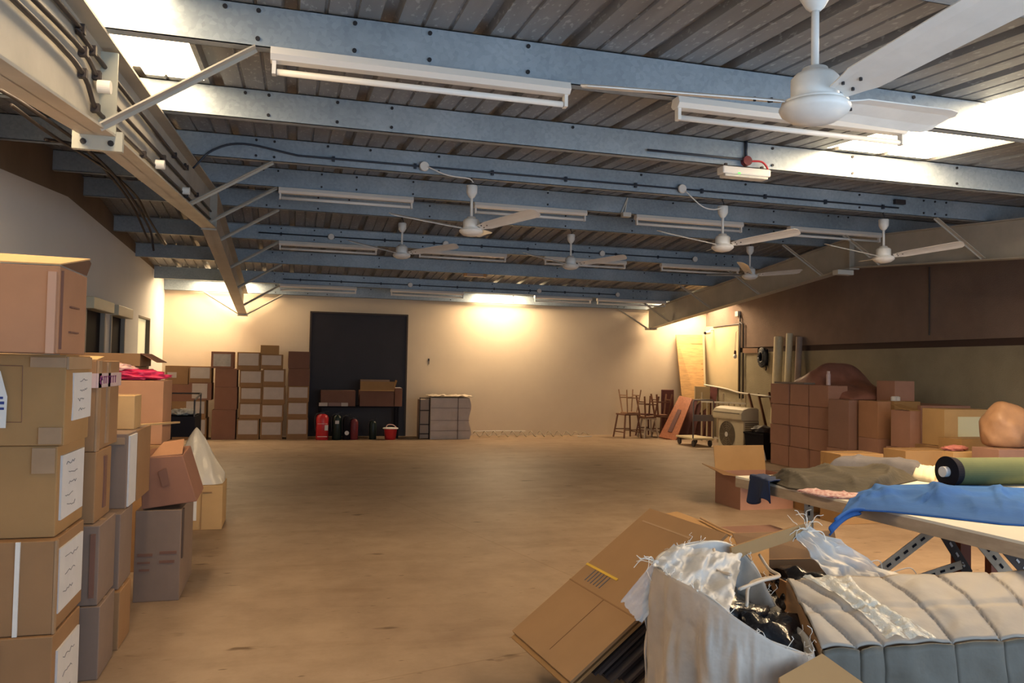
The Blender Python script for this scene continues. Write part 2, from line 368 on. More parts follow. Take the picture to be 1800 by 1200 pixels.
# ------------------------------------------------------------------ purlins
PY = [2.3, 3.9, 5.5, 7.1, 8.7, 9.9, 11.5, 13.05, 14.75, 15.88]
NAMES = ['first purlin overhead, above the nearest ceiling fan', 'wide galvanised purlin nearest the camera, with two near strip lights under it', 'second galvanised purlin, carrying the emergency light', 'third galvanised purlin, carrying round junction boxes and the near row of fans', 'fourth galvanised purlin, with four strip lights beneath it', 'galvanised purlin just beyond the ridge', 'purlin with small junction boxes and the second row of strip lights', 'plain purlin between the second and third rows of strip lights', 'purlin with the farthest row of junction boxes', 'last purlin, tight against the far wall']
for i, Y in enumerate(PY):
    z = zb(Y); p = thing('purlin', 'galvanised steel ' + NAMES[i] if 'galvanised' not in NAMES[i] else NAMES[i], 'roof beam', (0, Y, z), group='roof purlins')
    s = 1 if Y < RIDGE else -1
    mb = MB(); mb.b2((XL+.004, -.003, 0), (XR-.004, .003, PD)).b2((XL+.004, -.003, 0), (XR-.004, .065, .004)).b2((XL+.004, -.003 if s > 0 else -.065, PD-.004), (XR-.004, .065 if s > 0 else .003, PD))
    mb.b2((XL+.004, .061, 0), (XR-.004, .065, .018)); mb.build('beam', M_GALV, p)
    mb = MB()
    random.seed(i)
    xs = [-.35, -.2, .25, .62, 1.0+random.random(), 2.7+random.random(), 4.4, 5.4+random.random(), 6.6, 6.75, 6.9]
    for x in xs:
        for zz in ((.17,) if random.random() < .4 else (.035, .17)):
            MB().cyl((x, -.012, zz), (x, -.002, zz), .011, seg=8).build('bolt', M_BOLT, p)
    mb.bm.free()

# ------------------------------------------------------------------ rafters
def rafter(X, label, side):
    r = thing('rafter', label, 'roof beam', (X, 0, 0), group='painted steel rafters')
    fl, w = .012, .16
    dep = lambda Y: zb(Y)-.436
    def bot(Y):
        if Y < 4.2: return 2.48-.012-(4.2-Y)*.125
        return 2.482+(Y-4.2)*.0785 if Y < RIDGE else 2.882-.088*(Y-RIDGE)
    ys = [YN+.02, 4.2, RIDGE, 15.86]
    mb = MB()
    for ya, yb in zip(ys, ys[1:]):
        za, zc = bot(ya), bot(yb); ta, tb = zb(ya)-.014, zb(yb)-.014
        mb.poly([(-.004, ya, za), (-.004, yb, zc), (-.004, yb, tb), (-.004, ya, ta)], (.008, 0, 0))
    mb.build('web', M_STEEL, r)
    mb = MB()
    for ya, yb in zip(ys, ys[1:]): mb.poly([(-w/2, ya, bot(ya)), (-w/2, yb, bot(yb)), (-w/2, yb, bot(yb)+fl), (-w/2, ya, bot(ya)+fl)], (w, 0, 0))
    mb.build('bottom_flange', M_STEEL, r)
    mb = MB()
    for ya, yb in zip(ys, ys[1:]):
        if ya == 4.2 or ya == YN+.02 and False: pass
        mb.poly([(-w/2, ya, zb(ya)-.022), (-w/2, yb, zb(yb)-.022), (-w/2, yb, zb(yb)-.010), (-w/2, ya, zb(ya)-.010)], (w, 0, 0))
    mb.build('top_flange', M_STEEL, r)
    PLT = mat('grey_green_plate', (.42, .43, .38), .5)
    MB().b2((-.11, 4.16, bot(4.2)-.075), (.11, 4.195, bot(4.2)+.02)).b2((-.08, 4.15, bot(4.2)), (.08, 4.165, bot(4.2)+.4)).build('splice_plate', PLT, r)
    MB().b2((-.08, RIDGE-.01, bot(RIDGE)-.02), (.08, RIDGE+.01, zb(RIDGE)-.01)).build('ridge_plate', M_STEEL, r); MB().b2((-.09, 15.62, bot(15.7)-.03), (.09, 15.86, bot(15.7)+.01)).build('end_plate', M_STEEL, r)
    mb = MB()
    for x in (-.06, .06): MB().cyl((x, 4.15, bot(4.2)-.04), (x, 4.16, bot(4.2)-.04), .014, seg=8).build('bolt', M_BOLT, r)
    # fly braces to the purlins
    for k in (1, 3, 4, 5, 6, 7, 8, 9):
        Y = PY[k]; sgns = (side, -side) if k == 9 else (side,)
        for sg in sgns:
            a = (sg*.06, min(Y, 15.8), bot(min(Y, 15.85))+.02); b = (sg*.72, Y-.006 if k < 9 else Y-.01, zb(Y)-.006)
            MB().bar(a, b, .006, .055 if k < 9 else .04, (0, 1, 0)).bar(Vector(a)+Vector((0, .02, 0)), Vector(b)+Vector((0, .02, 0)), .04, .005, (0, 1, 0)).build('brace', M_STEEL, r)
    return r, bot
R1, BOT = rafter(-.93, 'cream painted steel rafter on the left, carrying dark conduits', 1)
R2, _ = rafter(7.48, 'cream painted steel rafter along the right side', -1)
# columns carrying the rafters at both ends stand outside the picture; a cleat fixes the far end to the wall
# cables clipped to the left rafter
lines = [[(2, .30), (3.6, .27), (4.0, .13), (4.4, .10), (6, .10), (9.2, .10)], [(2, .36), (3.6, .36), (4.0, .30), (4.5, .22), (7, .22), (9.2, .2)], [(2, .47), (3.6, .45), (3.9, .40), (6.9, .34), (7.05, .38)]]
for j, l in enumerate(lines):
    c = thing('conduit', ['lowest dark cable clipped along the left rafter', 'middle dark cable clipped along the left rafter', 'upper dark cable on the left rafter, turning onto a purlin'][j], 'cable', (0, 0, 0), group='cables on the left rafter')
    P = curve_pts([(-.93+.024, y, BOT(max(y, 4.2) if y > 4.2 else y)+dz*(.9)) for y, dz in l], 5)
    MB().tube(P, .011).build('cable', M_CABLE, c, smooth=True)
    for i in range(2, len(P)-1, 4): MB().box(P[i], (.035, .03, .04)).build('clip', M_CABLE, c)
for j, (x, y, dz, r) in enumerate([(-.86, 4.0, .22, .03), (-.86, 5.6, .1, .03), (-.86, 6.9, .1, .03)]):
    o = MB().cyl((x-.04, y, BOT(y)+dz), (x+.015, y, BOT(y)+dz), r*1.0, seg=20).build('junction_box', M_WHITE, smooth=False)
    tag(o, ['white round junction box on the left rafter beside its splice plate', 'white junction box on the left rafter, second from the camera', 'white junction box on the left rafter nearest the ridge'][j], 'junction box', 'junction boxes on the left rafter')

# loose black cables under the left bay purlins
cab = [[(0, 158), (45, 185), (150, 260), (215, 325), (262, 400), (270, 440)], [(20, 185), (95, 240), (190, 300), (240, 345), (262, 385), (290, 430)], [(80, 245), (130, 253), (150, 262), (190, 305), (232, 360), (262, 425)]]
for j, c in enumerate(cab):
    P = []
    for i, (x, y) in enumerate(c):
        X = -1.55-.05*j; p = at(x, y, X=X); p.z = min(p.z, zb(p.y)-.01); P.append(p)
    o = MB().tube(curve_pts(P, 6), .012).build('hanging_cable', M_CABLE, smooth=True)
    tag(o, ['uppermost black cable slung under the roof of the left bay', 'middle black cable slung under the roof of the left bay', 'lowest black cable sagging along the left bay'][j], 'cable', 'cables slung in the left bay')

# ------------------------------------------------------------------ conduits and boxes on purlins
def purlin_conduit(k, xa, xb, boxes, labs, lab, hgt=.10, curl=False):
    Y = PY[k]; z = zb(Y)+hgt; c = thing('conduit', lab, 'cable', (0, Y-.03, z), group='conduits along the purlins')
    P = [(xa, 0, 0), (xb, 0, 0)]
    if curl: P = curve_pts([(xa-.85, .02, -.18), (xa-.7, 0, -.02), (xa-.45, 0, .06), (xa, 0, 0)], 6)+[Vector((xb, 0, 0))]
    MB().tube(P, .009).build('pipe', M_NAVYPIPE, c, smooth=True)
    x = xa+.3
    while x < xb: MB().box((x, .012, 0), (.022, .03, .045)).build('clip', M_NAVYPIPE, c); x += .72
    for x, l in zip(boxes, labs):
        t = thing('junction_box', l, 'junction box', (x, Y-.03, z), group='round junction boxes on the purlins')
        MB().cyl((0, .02, 0), (0, -.012, 0), .034, seg=24).build('box_body', M_CABLE, t)
        MB().cyl((0, -.012, 0), (0, -.026, 0), .045, .04, seg=28).build('cover', M_WHITE, t)
purlin_conduit(3, 0.0, 6.25, [1.1, 3.67], ['white round junction box left of the near middle ceiling fan', 'white round junction box with a dangling flex, right of centre'], 'dark conduit running along the third purlin', .06, True)
purlin_conduit(6, -.5, 6.2, [.48, 2.13, 4.6, 6.2], ['first from the left of the small round boxes on the second conduit', 'second from the left of the small round boxes on the second conduit', 'third from the left of the small round boxes on the second conduit', 'rightmost of the small round boxes on the second conduit'], 'dark conduit along the purlin behind the ridge', .09)
purlin_conduit(8, -.2, 6.3, [2.08, 4.6, 6.25], ['leftmost round box on the farthest conduit', 'middle round box on the farthest conduit', 'rightmost round box on the farthest conduit'], 'dark conduit along the purlin nearest the far wall', .08)
o = MB().tube([(2.55, PY[2]-.03, zb(5.5)+.05), (3.4, PY[2]-.03, zb(5.5)+.05)], .009).build('conduit', M_NAVYPIPE, smooth=True); tag(o, 'short dark conduit on the second purlin feeding the emergency light', 'cable')
o = MB().b2((6.2, PY[3]-.05, zb(7.1)+.1), (6.33, PY[3]-.004, zb(7.1)+.15)).build('isolator_switch', M_CABLE, bevel=.005); tag(o, 'small dark switch box at the right end of the near conduit', 'switch')
# flexes from boxes to fans
for l, P in (('white flex from the round box to the near middle fan', [(1.13, 7.04, 3.2), (1.3, 7.0, 3.13), (1.5, 7.02, 3.12), (1.56, 7.08, 3.1)]), ('white flex looping down to the fan right of centre', [(3.69, 7.03, 3.18), (3.85, 7.0, 3.04), (4.0, 7.03, 3.02), (4.14, 7.08, 3.06)])):
    o = MB().tube(curve_pts(P, 6), .006).build('flex_cord', M_WHITE, smooth=True); tag(o, l, 'cable', 'fan flexes')

# ------------------------------------------------------------------ strip lights
def strip_light(x0, x1, Y, label, group, drop=0., m=M_WHITE):
    z = zb(Y)-.002-drop; L = x1-x0
    t = thing('strip_light', label, 'strip light', (x0, Y+.0, z), group=group)
    MB().poly([(0, -.035, -.002), (0, .035, -.002), (0, .05, -.04), (0, .028, -.062), (0, -.028, -.062), (0, -.05, -.04)], (L, 0, 0)).build('housing', m, t)
    MB().cyl((.03, -.0, -.11), (L-.03, -.0, -.11), .0155, seg=14).build('tube', M_TUBE, t, smooth=True)
    for x in (.008, L-.026): MB().b2((x, -.02, -.125), (x+.018, .02, -.055)).build('lamp_holder', M_WHITE, t)
    return t
G = 'fluorescent strip lights under the purlins'
strip_light(-.14, 1.36, 3.9, 'long white strip light at upper left, nearest the camera', G)
strip_light(1.98, 3.48, 3.9, 'long white strip light behind the hub of the nearest fan', G)
strip_light(5.1, 6.6, 3.9, 'white strip light cut off by the right edge of the picture', G)
for (a, b), l in zip([(-.19, 1.24), (1.93, 3.28), (3.91, 5.35), (6.02, 7.40)], ['leftmost strip light of the row before the ridge', 'strip light of the row before the ridge, behind the near middle fan', 'strip light of the row before the ridge, left of the pair of right-hand fans', 'rightmost strip light of the row before the ridge']): strip_light(a, b, 8.7, l, G)
x4 = [(at(p, 440, Y=11.5).x, at(q, 440, Y=11.5).x) for p, q in ((490, 663), (736, 890), (957, 1100), (1162, 1298))]
for (a, b), l in zip(x4, ['leftmost strip light of the row behind the ridge', 'strip light of the row behind the ridge, right of the far left fan', 'strip light of the row behind the ridge, behind the far middle fan', 'rightmost strip light of the row behind the ridge']): strip_light(a, b, 11.5, l, G)
x5 = [(at(p, 500, Y=14.75).x, at(q, 500, Y=14.75).x) for p, q in ((492, 627), (687, 815), (940, 1040), (1050, 1170))]
for (a, b), l in zip(x5, ['leftmost strip light of the farthest row', 'strip light of the farthest row, above the dark door', 'strip light of the farthest row, just right of the bright roof sheet', 'rightmost strip light of the farthest row']): strip_light(a, b, 14.75, l, G)
strip_light(-2.3, -1.75, 5.0, 'short strip light end poking in at the left edge under the roof', G, drop=.12)
o = bpy.data.objects[-1] if False else None
# hangers for that one
tag(MB().b2((-2.0, 5.0-.01, zb(5)-.13), (-1.98, 5.01, zb(5)+.1)).b2((-2.34, 4.99, zb(5)+.05), (-1.5, 5.01, zb(5)+.09)).build('hanger_bar', M_STEEL), 'thin hanger bar holding the strip light at the left edge', 'bracket')

# emergency lights
e = thing('emergency_light', 'white emergency light with a green lamp under the second purlin', 'emergency light', (3.16, 5.46, zb(5.5)-.085))
MB().b2((0, -.05, 0), (.42, .05, .06)).build('housing', M_WHITE, e, bevel=.01)
MB().b2((.02, -.045, -.02), (.40, .045, 0)).build('diffuser', M_OFFW, e, bevel=.008)
MB().b2((.13, -.053, .003), (.15, -.049, .013)).build('indicator', M_GREEN_LED, e)
MB().b2((.04, -.01, .06), (.06, .01, .09)).b2((.36, -.01, .06), (.38, .01, .09)).build('bracket', M_CABLE, e)
t = thing('junction_box', 'dark red round box above the emergency light', 'junction box', (3.4, 5.46, zb(5.5)+.04))
MB().cyl((0, .035, 0), (0, -.01, 0), .038, seg=20).build('box_body', mat('dark_red_plastic', (.15, .02, .03), .4), t); MB().tube(curve_pts([(.03, 0, 0), (.12, -.01, 0), (.17, -.01, -.04), (.18, 0, -.07)], 5), .008).build('red_flex', M_RED, t, smooth=True)
MB().tube([(0, .02, .03), (0, .02, .16)], .012).build('drop_pipe', M_NAVYPIPE, t, smooth=True)
e = thing('emergency_light', 'small lamp glowing orange at the ends, above the far bright sheet', 'emergency light', (2.73, 12.99, zb(13.05)-.06))
MB().b2((0, -.04, 0), (.39, .04, .055)).build('housing', mat('amber_lit_plastic', (.50, .34, .24), .4), e, bevel=.006)
MB().b2((0, -.043, .005), (.05, -.03, .05)).b2((.33, -.043, .005), (.38, -.03, .05)).build('end_cap', M_ORANGE_GLOW, e)  # orange glow of the ends is flat colour, nothing emits
tag(MB().b2((3.72, 8.62, zb(8.7)-.05), (3.82, 8.70, zb(8.7)+.0)).bar((3.76, 8.68, zb(8.7)-.0), (3.80, 8.69, zb(8.7)+.19), .012, .012).bar((3.72, 8.68, zb(8.7)-.0), (3.80, 8.69, zb(8.7)+.19), .012, .012).build('sensor_box', M_OFFW), 'tiny white sensor under the fourth purlin between strip lights', 'sensor')
tag(MB().b2((7.30, 9.40, 2.80), (7.56, 9.52, 2.868)).build('connector_box', M_OFFW, bevel=.006), 'small pale box under the right rafter at the ridge', 'junction box')
tag(MB().tube([(XR-.012, 9.5, 3.0), (XR-.012, 9.5, 2.0)], .010).build('wall_pipe', M_CABLE), 'thin dark conduit running down the brown right wall', 'pipe')

# ------------------------------------------------------------------ ceiling fans
def make_fan(name, label, loc, angs, ceil_z, R=.76, blades=None):
    t = thing(name, label, 'ceiling fan', loc, group='three-bladed ceiling fans')
    H = ceil_z-loc[2]
    MB().lathe([(.0, -.045), (.03, -.044), (.075, -.034), (.105, -.012), (.112, .004), (.105, .016), (.0, .018)], close=False).build('hub_cap', M_FANW, t, smooth=True)
    MB().lathe([(.10, .016), (.104, .024), (.072, .03), (.075, .036), (.075, .10), (.062, .115), (.045, .12), (.04, .135), (.02, .14), (.0, .14)], close=False).build('motor_housing', M_FANW, t, smooth=True)
    MB().cyl((0, 0, .13), (0, 0, H-.11), .0125).build('down_rod', M_FANW, t, smooth=True)
    MB().lathe([(.014, H-.19), (.03, H-.175), (.05, H-.14), (.052, H-.075), (.047, H-.07), (.0, H-.07)], close=False).build('canopy', M_FANW, t, smooth=True)
    MB().tube(curve_pts([(0, 0, H-.08), (.012, 0, H-.05), (0, 0, H-.02), (-.01, 0, H-.006), (0, 0, H+.002)], 4), .006).build('hook', M_BOLT, t, smooth=True)
    for a in angs:
        a = math.radians(a); ca, sa = math.cos(a), math.sin(a)
        prof = [(.10, .035), (.17, .052), (.2, .062), (.45, .068), (.68, .074), (.735, .068), (R, .045)]
        def P(r, w, th):
            # pitched blade section with slight upward sweep
            z = .028+.07*(r-.1)/.66
            return Vector((ca*r-sa*w, sa*r+ca*w, z-w*.30+th))
        mb = MB(); rows = []
        for r, w in prof: rows.append([mb.bm.verts.new(P(r, -w, 0)), mb.bm.verts.new(P(r, -w*.45, .006)), mb.bm.verts.new(P(r, w*.45, .006)), mb.bm.verts.new(P(r, w, 0))])
        for A, B in zip(rows, rows[1:]):
            for i in range(3): mb.bm.faces.new((A[i], A[i+1], B[i+1], B[i]))
        mb.build('blade', M_FANW, t, smooth=False, solid=.004)
        for r, w in ((.14, .02), (.14, -.02), (.19, .0)): p = P(r, w, -.004); MB().cyl(p, p+Vector((0, 0, .014)), .005, seg=8).build('screw', M_BOLT, t)
    return t
make_fan('ceiling_fan', 'large white ceiling fan close overhead at upper right', at(1432, 193, Y=2.2), (157, 277, 17), zb(2.25)+.0)
fl = [((828, 407), 7.1, (186, 306, 66), 'white ceiling fan left of centre, hanging from the third purlin'), ((1270, 435), 7.1, (188, 308, 68), 'white ceiling fan hanging right of centre, middle of the near row'), ((1553, 455), 7.1, (185, 305, 65), 'white ceiling fan at the right of the near row, before the right rafter'),
      ((706, 449), 9.9, (205, 325, 85), 'small far ceiling fan at left, above the dark door'), ((1003, 468), 9.9, (200, 320, 80), 'small far ceiling fan in the middle of the room'), ((1318, 486), 9.9, (230, 350, 110), 'small far ceiling fan at right beside the right rafter')]
for p, Y, a, l in fl: make_fan('ceiling_fan', l, at(*p, Y=Y), a, zb(Y))

# ------------------------------------------------------------------ cartons
def body_mesh(w, d, h, bulge=.006, seed=0, rnd=.004):
    mb = MB(); n = 4
    def face(o, u, v, nrm):
        def fn(a, b):
            p = Vector(o)+Vector(u)*a+Vector(v)*b; k = math.sin(PI*a)*math.sin(PI*b)
            nn = noise.noise(p*3+Vector((seed*7.1, 0, 0)))
            return p+Vector(nrm)*(bulge*k*(.6+nn))
        mb.grid(fn, n, n)
    x, y = w/2, d/2
    face((-x, -y, 0), (w, 0, 0), (0, 0, h), (0, -1, 0)); face((x, y, 0), (-w, 0, 0), (0, 0, h), (0, 1, 0))
    face((x, -y, 0), (0, d, 0), (0, 0, h), (1, 0, 0)); face((-x, y, 0), (0, -d, 0), (0, 0, h), (-1, 0, 0))
    face((-x, -y, h), (w, 0, 0), (0, d, 0), (0, 0, 0)); face((-x, y, 0), (w, 0, 0), (0, -d, 0), (0, 0, 0))
    bmesh.ops.remove_doubles(mb.bm, verts=mb.bm.verts, dist=.0005); return mb
CN = [0]
def carton(label, c, w, d, h, tone='mid', rz=0., group=None, marks=(), rot=None, open_top=False, cat='cardboard box', name='cardboard_box'):
    """c = centre of the base. marks: (face, a0, a1, b0, b1, material, partname, squiggles) in face fractions; faces F (-Y) R (+X) L (-X) T"""
    CN[0] += 1; t = thing(name, label, cat, c, rz, group, rot=rot); h = h-.002
    if open_top:
        th = .008; mb = MB(); x, y = w/2, d/2
        mb.b2((-x, -y, 0), (x, y, th)); mb.b2((-x, -y, th), (x, -y+th, h)).b2((-x, y-th, th), (x, y, h)).b2((-x, -y+th, th), (-x+th, y-th, h)).b2((x-th, -y+th, th), (x, y-th, h))
        mb.build('box_body', K[tone], t)
    else:
        body_mesh(w, d, h, seed=CN[0]).build('box_body', K[tone], t, bevel=.004)
        s = Vector((0, 0, h+.0006)); MB().b2((-w/2+.01, -.025, h), (w/2-.01, .025, h+.001)).build('tape', M_TAPE, t)
    e = .0085
    for mk in marks:
        f, a0, a1, b0, b1, m, pn = mk[:7]; sq = mk[7] if len(mk) > 7 else 0
        if f == 'F': U, V, O, Nn = Vector((w, 0, 0)), Vector((0, 0, h)), Vector((-w/2, -d/2, 0)), Vector((0, -1, 0))
        elif f == 'R': U, V, O, Nn = Vector((0, d, 0)), Vector((0, 0, h)), Vector((w/2, -d/2, 0)), Vector((1, 0, 0))
        elif f == 'L': U, V, O, Nn = Vector((0, -d, 0)), Vector((0, 0, h)), Vector((-w/2, d/2, 0)), Vector((-1, 0, 0))
        else: U, V, O, Nn = Vector((w, 0, 0)), Vector((0, d, 0)), Vector((-w/2, -d/2, h)), Vector((0, 0, 1))
        pts = [O+U*a+V*b+Nn*.0005 for a, b in ((a0, b0), (a1, b0), (a1, b1), (a0, b1))]
        part = MB().poly(pts, Nn*e).build(pn, m, t)
        if sq:
            rs = random.Random(CN[0]*13+int(a0*100)); mb = MB(); oo = O+Nn*(e+.0008)
            for k in range(sq):
                bb = b1-(b1-b0)*(k+.8)/(sq+.8); aa = a0+(a1-a0)*rs.uniform(.15, .35); ln = (a1-a0)*rs.uniform(.25, .55)
                P = [oo+U*(aa+ln*i/7)+V*(bb+(b1-b0)*.03*rs.uniform(-1, 1)) for i in range(8)]
                mb.tube(P, .0016, seg=5)
            mb.build('handwriting', M_PENCIL if m is not K.get(tone) else M_INK, part)
    return t
def LBL(f, a0, a1, b0, b1, sq=3, m=None): return (f, a0, a1, b0, b1, m or M_PAPER, 'paper_label', sq)
def TP(f, a0, a1, b0, b1, m=None): return (f, a0, a1, b0, b1, m or M_TAPE, 'tape')

# --- left foreground column A (front corner x=-.87, y=3.45)
gA = 'cartons stacked at the left edge'
aw, ad = .62, .40
def fromcorner(px, py, Y, w, d, z): p = at(px, py, Y=Y); return (p.x-w/2, Y+d/2, z)
colA = [(0, .355, -.845, 3.38, .40, 'mid', 'bottom taped carton of the front stack at the left edge, white label on its side', [LBL('R', .12, .92, -.0+.08, .80, 3), ('F', .70, .715, 0, .95, K['dark'], 'printed_line')]),
        (.355, .355, -.855, 3.40, .44, 'mid', 'second carton up in the left edge stack, thin white strap on its front', [LBL('R', .10, .90, .18, .88, 3), TP('F', .79, .815, .0, 1.0, M_PAPERW), TP('R', .0, .06, 0, 1)]),
        (.71, .355, -.872, 3.46, .42, 'tan', 'third carton up in the left edge stack, handwriting on its side label', [LBL('R', .10, .90, .16, .88, 5), TP('F', .86, .99, .70, .98)]),
        (1.065, .355, -.85, 3.45, .38, 'tan', 'fourth carton up in the left edge stack, blue-inked sticker on its front', [LBL('R', .22, .98, .26, .80, 4), TP('F', .86, .99, .02, .2), TP('F', .80, 1.0, .86, .97), TP('R', .0, .96, .84, .98)])]
for z, h, xr, yf, dd, tone, l, mk in colA:
    carton(l, (xr-aw/2, yf+dd/2, z), aw, dd, h, tone, 0, gA, mk)
# blue-inked sticker on the fourth carton (pointed paper)
pA = bpy.data.objects
t4 = [o for o in pA if o.get('label', '').startswith('fourth carton up')][0]
def loc_poly(t, pts): return [t.matrix_basis.inverted() @ Vector(p) for p in pts]
yy = 3.449-.009
st = MB().poly(loc_poly(t4, [at(x, y, Y=yy) for x, y in ((-12, 640), (1, 652), (13, 697), (10, 752), (-12, 752))]), (0, -.002, 0)).build('sticker', M_PAPERW, t4)
mb = MB()
for x, y, w, h in ((0, 699, 9, 5), (2, 708, 9, 6), (1, 718, 10, 5)):
    a, b = loc_poly(t4, [at(x, y, Y=yy-.003)])[0], None; mb.box(a, (w*.0022, .002, h*.0018))
mb.build('blue_writing', M_BLUEINK, st)
mb = MB()
for (x0, y0), (x1, y1) in (((0, 642), (40, 643)), ((40, 643), (38, 742)), ((38, 742), (0, 742))):
    mb.tube(loc_poly(t4, [at(x0, y0, Y=yy), at(x1, y1, Y=yy)]), .0012, seg=5)
mb.build('printed_outline', K['dark'], t4)
# top carton with raised flap
t1 = carton('top carton of the left edge stack, its lid flap lifted', (-.834-.31, 3.25+.20, 1.422), .62, .40, .325, 'orange', 0, gA, [TP('F', .94, .985, .0, .93, mat('seam_highlight_tape', (.48, .30, .22), .25)), ('R', .04, .05, .05, .95, K['dark'], 'printed_line'), ('R', .35, .65, .55, .57, K['dark'], 'printed_line'), ('R', .35, .65, .25, .27, K['dark'], 'printed_line')])  # pale seam strip: corner highlights put into the tape colour
MB().poly([(-.31, -.20, .326), (.31, -.20, .326), (.36, .02, .375), (-.31, .02, .385)], (0, 0, .005)).build('front_flap', K['yellow'], t1)
MB().poly([(.31, -.19, .327), (.31, .19, .327), (.35, .08, .365), (.355, .02, .373)], (0, 0, .004)).build('side_flap', M_INSIDE, t1)

# --- column B
gB = 'cartons stacked behind the left edge stack'
for z, h, xr, yf, dd, tone, l, mk in [(0, .32, -.785, 3.87, .30, 'grey', 'bottom carton of the second stack from the left edge', []), (.32, .35, -.80, 3.885, .33, 'grey', 'carton second from the floor in the second stack, stapled seam at its corner', [('F', .93, .97, .1, .9, K['dark'], 'stapled_seam')]),
        (.67, .32, -.835, 3.93, .31, 'mid', 'third carton up in the second stack, plain brown side', [('R', .45, .6, .15, .9, K['dark'], 'stain')])]:
    carton(l, (xr-.25, yf+dd/2, z), .5, dd, h, tone, 0, gB, mk)
t = carton('tall carton wrapped with pink printed tape, top of the second stack', (-.845-.25, 3.93+.24, .99), .5, .48, .41, 'mid', 0, gB, [('R', -.01, 1.01, .70, .86, M_PINKT, 'printed_tape'), TP('R', .0, .12, 0, 1), TP('R', .40, .50, .05, .98), ('F', .5, 1.0, .70, .86, M_PINKT, 'printed_tape')])
mb = MB()   # the violet lettering on the pink tape
y0 = 4.0-4.17; zt = .41*.78; x = .25+.0105
mb.tube([(x, y0-.03+.02*math.cos(a), zt+.018*math.sin(a)) for a in [i*PI/4 for i in range(7)]], .004, seg=5)
for k, yy_ in enumerate((0, .04, .09, .14, .19, .24)): mb.box((x, y0+.03+yy_, zt), (.002, .008, .034)); mb.box((x, y0+.03+yy_, zt+.015), (.002, .028, .006))
mb.build('violet_lettering', M_PURPLE, t)
MB().poly([(-.25, -.24, .41), (.25, -.24, .41), (.25, -.10, .425), (-.25, -.10, .43)], (0, 0, .004)).build('top_flap', K['yellow'], t)
# --- column C
gC = 'cartons in the third stack on the left'
for z, h, xr, yf, dd, tone, l, mk in [(0, .28, -.775, 4.24, .28, 'mid', 'bottom carton of the third left stack', []), (.28, .37, -.79, 4.28, .30, 'grey', 'carton second from the floor in the third left stack', []),
        (.65, .38, -.795, 4.42, .62, 'grey', 'grey carton in the third left stack with a tall white side label', [LBL('R', .02, .33, .02, .97, 0), ('R', .36, 1., 0, 1, K['mid'], 'brown_side'), TP('F', .6, .97, .86, .95)])]:
    carton(l, (xr-.25, yf+dd/2, z), .5, dd, h, tone, 0, gC, mk)
carton('small yellowish carton standing on the third left stack, in front of the orange one', (-.925, 4.78, 1.03), .22, .2, .185, 'yellow', 0, gC)
# tall orange carton with red plastic, on a lower one
carton('brown carton half hidden beneath the tall orange carton', (-1.0, 5.98, 0), .42, .42, .84, 'mid', 0, 'cartons behind the left stacks')
p0, p1 = at(205, 668, Y=5.8), at(288, 668, Y=5.8)
to = carton('tall orange-brown carton topped with crumpled red plastic', (p1.x-.24, 5.8+.2, .84), .48, .4, .43, 'orange', 0, 'cartons behind the left stacks')
def blob(rx, ry, rz_, amp=.25, fr=5., seed=0, n=28):
    mb = MB(); bmesh.ops.create_icosphere(mb.bm, subdivisions=4, radius=1)
    for v in mb.bm.verts:
        p = v.co.normalized(); k = 1+amp*noise.noise(p*fr+Vector((seed, 0, 0)))+amp*.5*noise.noise(p*fr*2.3+Vector((0, seed, 0)))
        v.co = Vector((p.x*rx*k, p.y*ry*k, max(p.z*rz_*k, -rz_*.6)))
    return mb
o = blob(.20, .15, .045, .5, 3, 3).build('plastic_bag', M_PINK, smooth=True, loc=(p1.x-.24, 6.0, 1.299)); tag(o, 'crumpled crimson plastic lying on the tall orange carton', 'plastic bag')
o = blob(.15, .10, .03, .5, 3, 8).build('plastic_bag', M_PINKW, smooth=True, loc=(p1.x-.36, 5.93, 1.352)); tag(o, 'pale pink film crumpled on top of the crimson plastic', 'plastic bag')
# open brown tray carton further back and its supports
carton('brown carton standing under the open box at the left wall', (-1.42, 6.95, 0), .5, .5, .7, 'mid', 0, 'cartons behind the left stacks')
carton('upper brown carton carrying the open box at the left wall', (-1.42, 6.95, .7), .5, .5, .66, 'mid', 0, 'cartons behind the left stacks')
t = carton('shallow open brown box on top of the stack below the dark windows', (-1.42, 6.95, 1.36), .56, .5, .10, 'mid', 0, 'cartons behind the left stacks', open_top=True)
MB().poly([(.28, -.25, .098), (.28, .25, .098), (.40, .26, .03), (.40, -.24, .03)], (.004, 0, .003)).build('flap', K['red'], t)
# batten
a, b = at(226, 764, Y=4.75), at(312, 742, Y=6.2); a.z = 1.043
o = MB().bar(a, b, .035, .012).build('wooden_batten', M_BATTEN); tag(o, 'thin pale wooden batten lying on the third left stack, pointing away', 'wooden stick')

# --- box D with tilted carton
gD = 'cartons on the floor behind the left stacks'
t = carton('upright greyish carton on the floor with faint stencilled lines', (-.73, 5.35, 0), .25, .6, .53, 'grey', 0, gD, [('R', .05, .12, .45, 1.0, M_EDGE, 'torn_gap'), ('F', .08, .40, .50, .53, K['dark'], 'stencil'), ('F', .08, .35, .42, .44, K['dark'], 'stencil'), ('F', .55, .92, .52, .55, K['dark'], 'stencil'), ('F', .55, .88, .42, .45, K['dark'], 'stencil'), ('F', .12, .34, .34, .36, K['dark'], 'stencil')])
ct = thing('cardboard_box', 'reddish carton tipped over on the upright greyish carton', 'cardboard box', (0, 0, 0), group=gD)
P = [at(x, y, Y=5.06) for x, y in ((249, 896), (346, 881), (321, 800), (247, 806))]
P[0].z = max(P[0].z, .535); 
MB().poly(P, (.0, .38, .02)).build('box_body', K['red'], ct, bevel=.004)
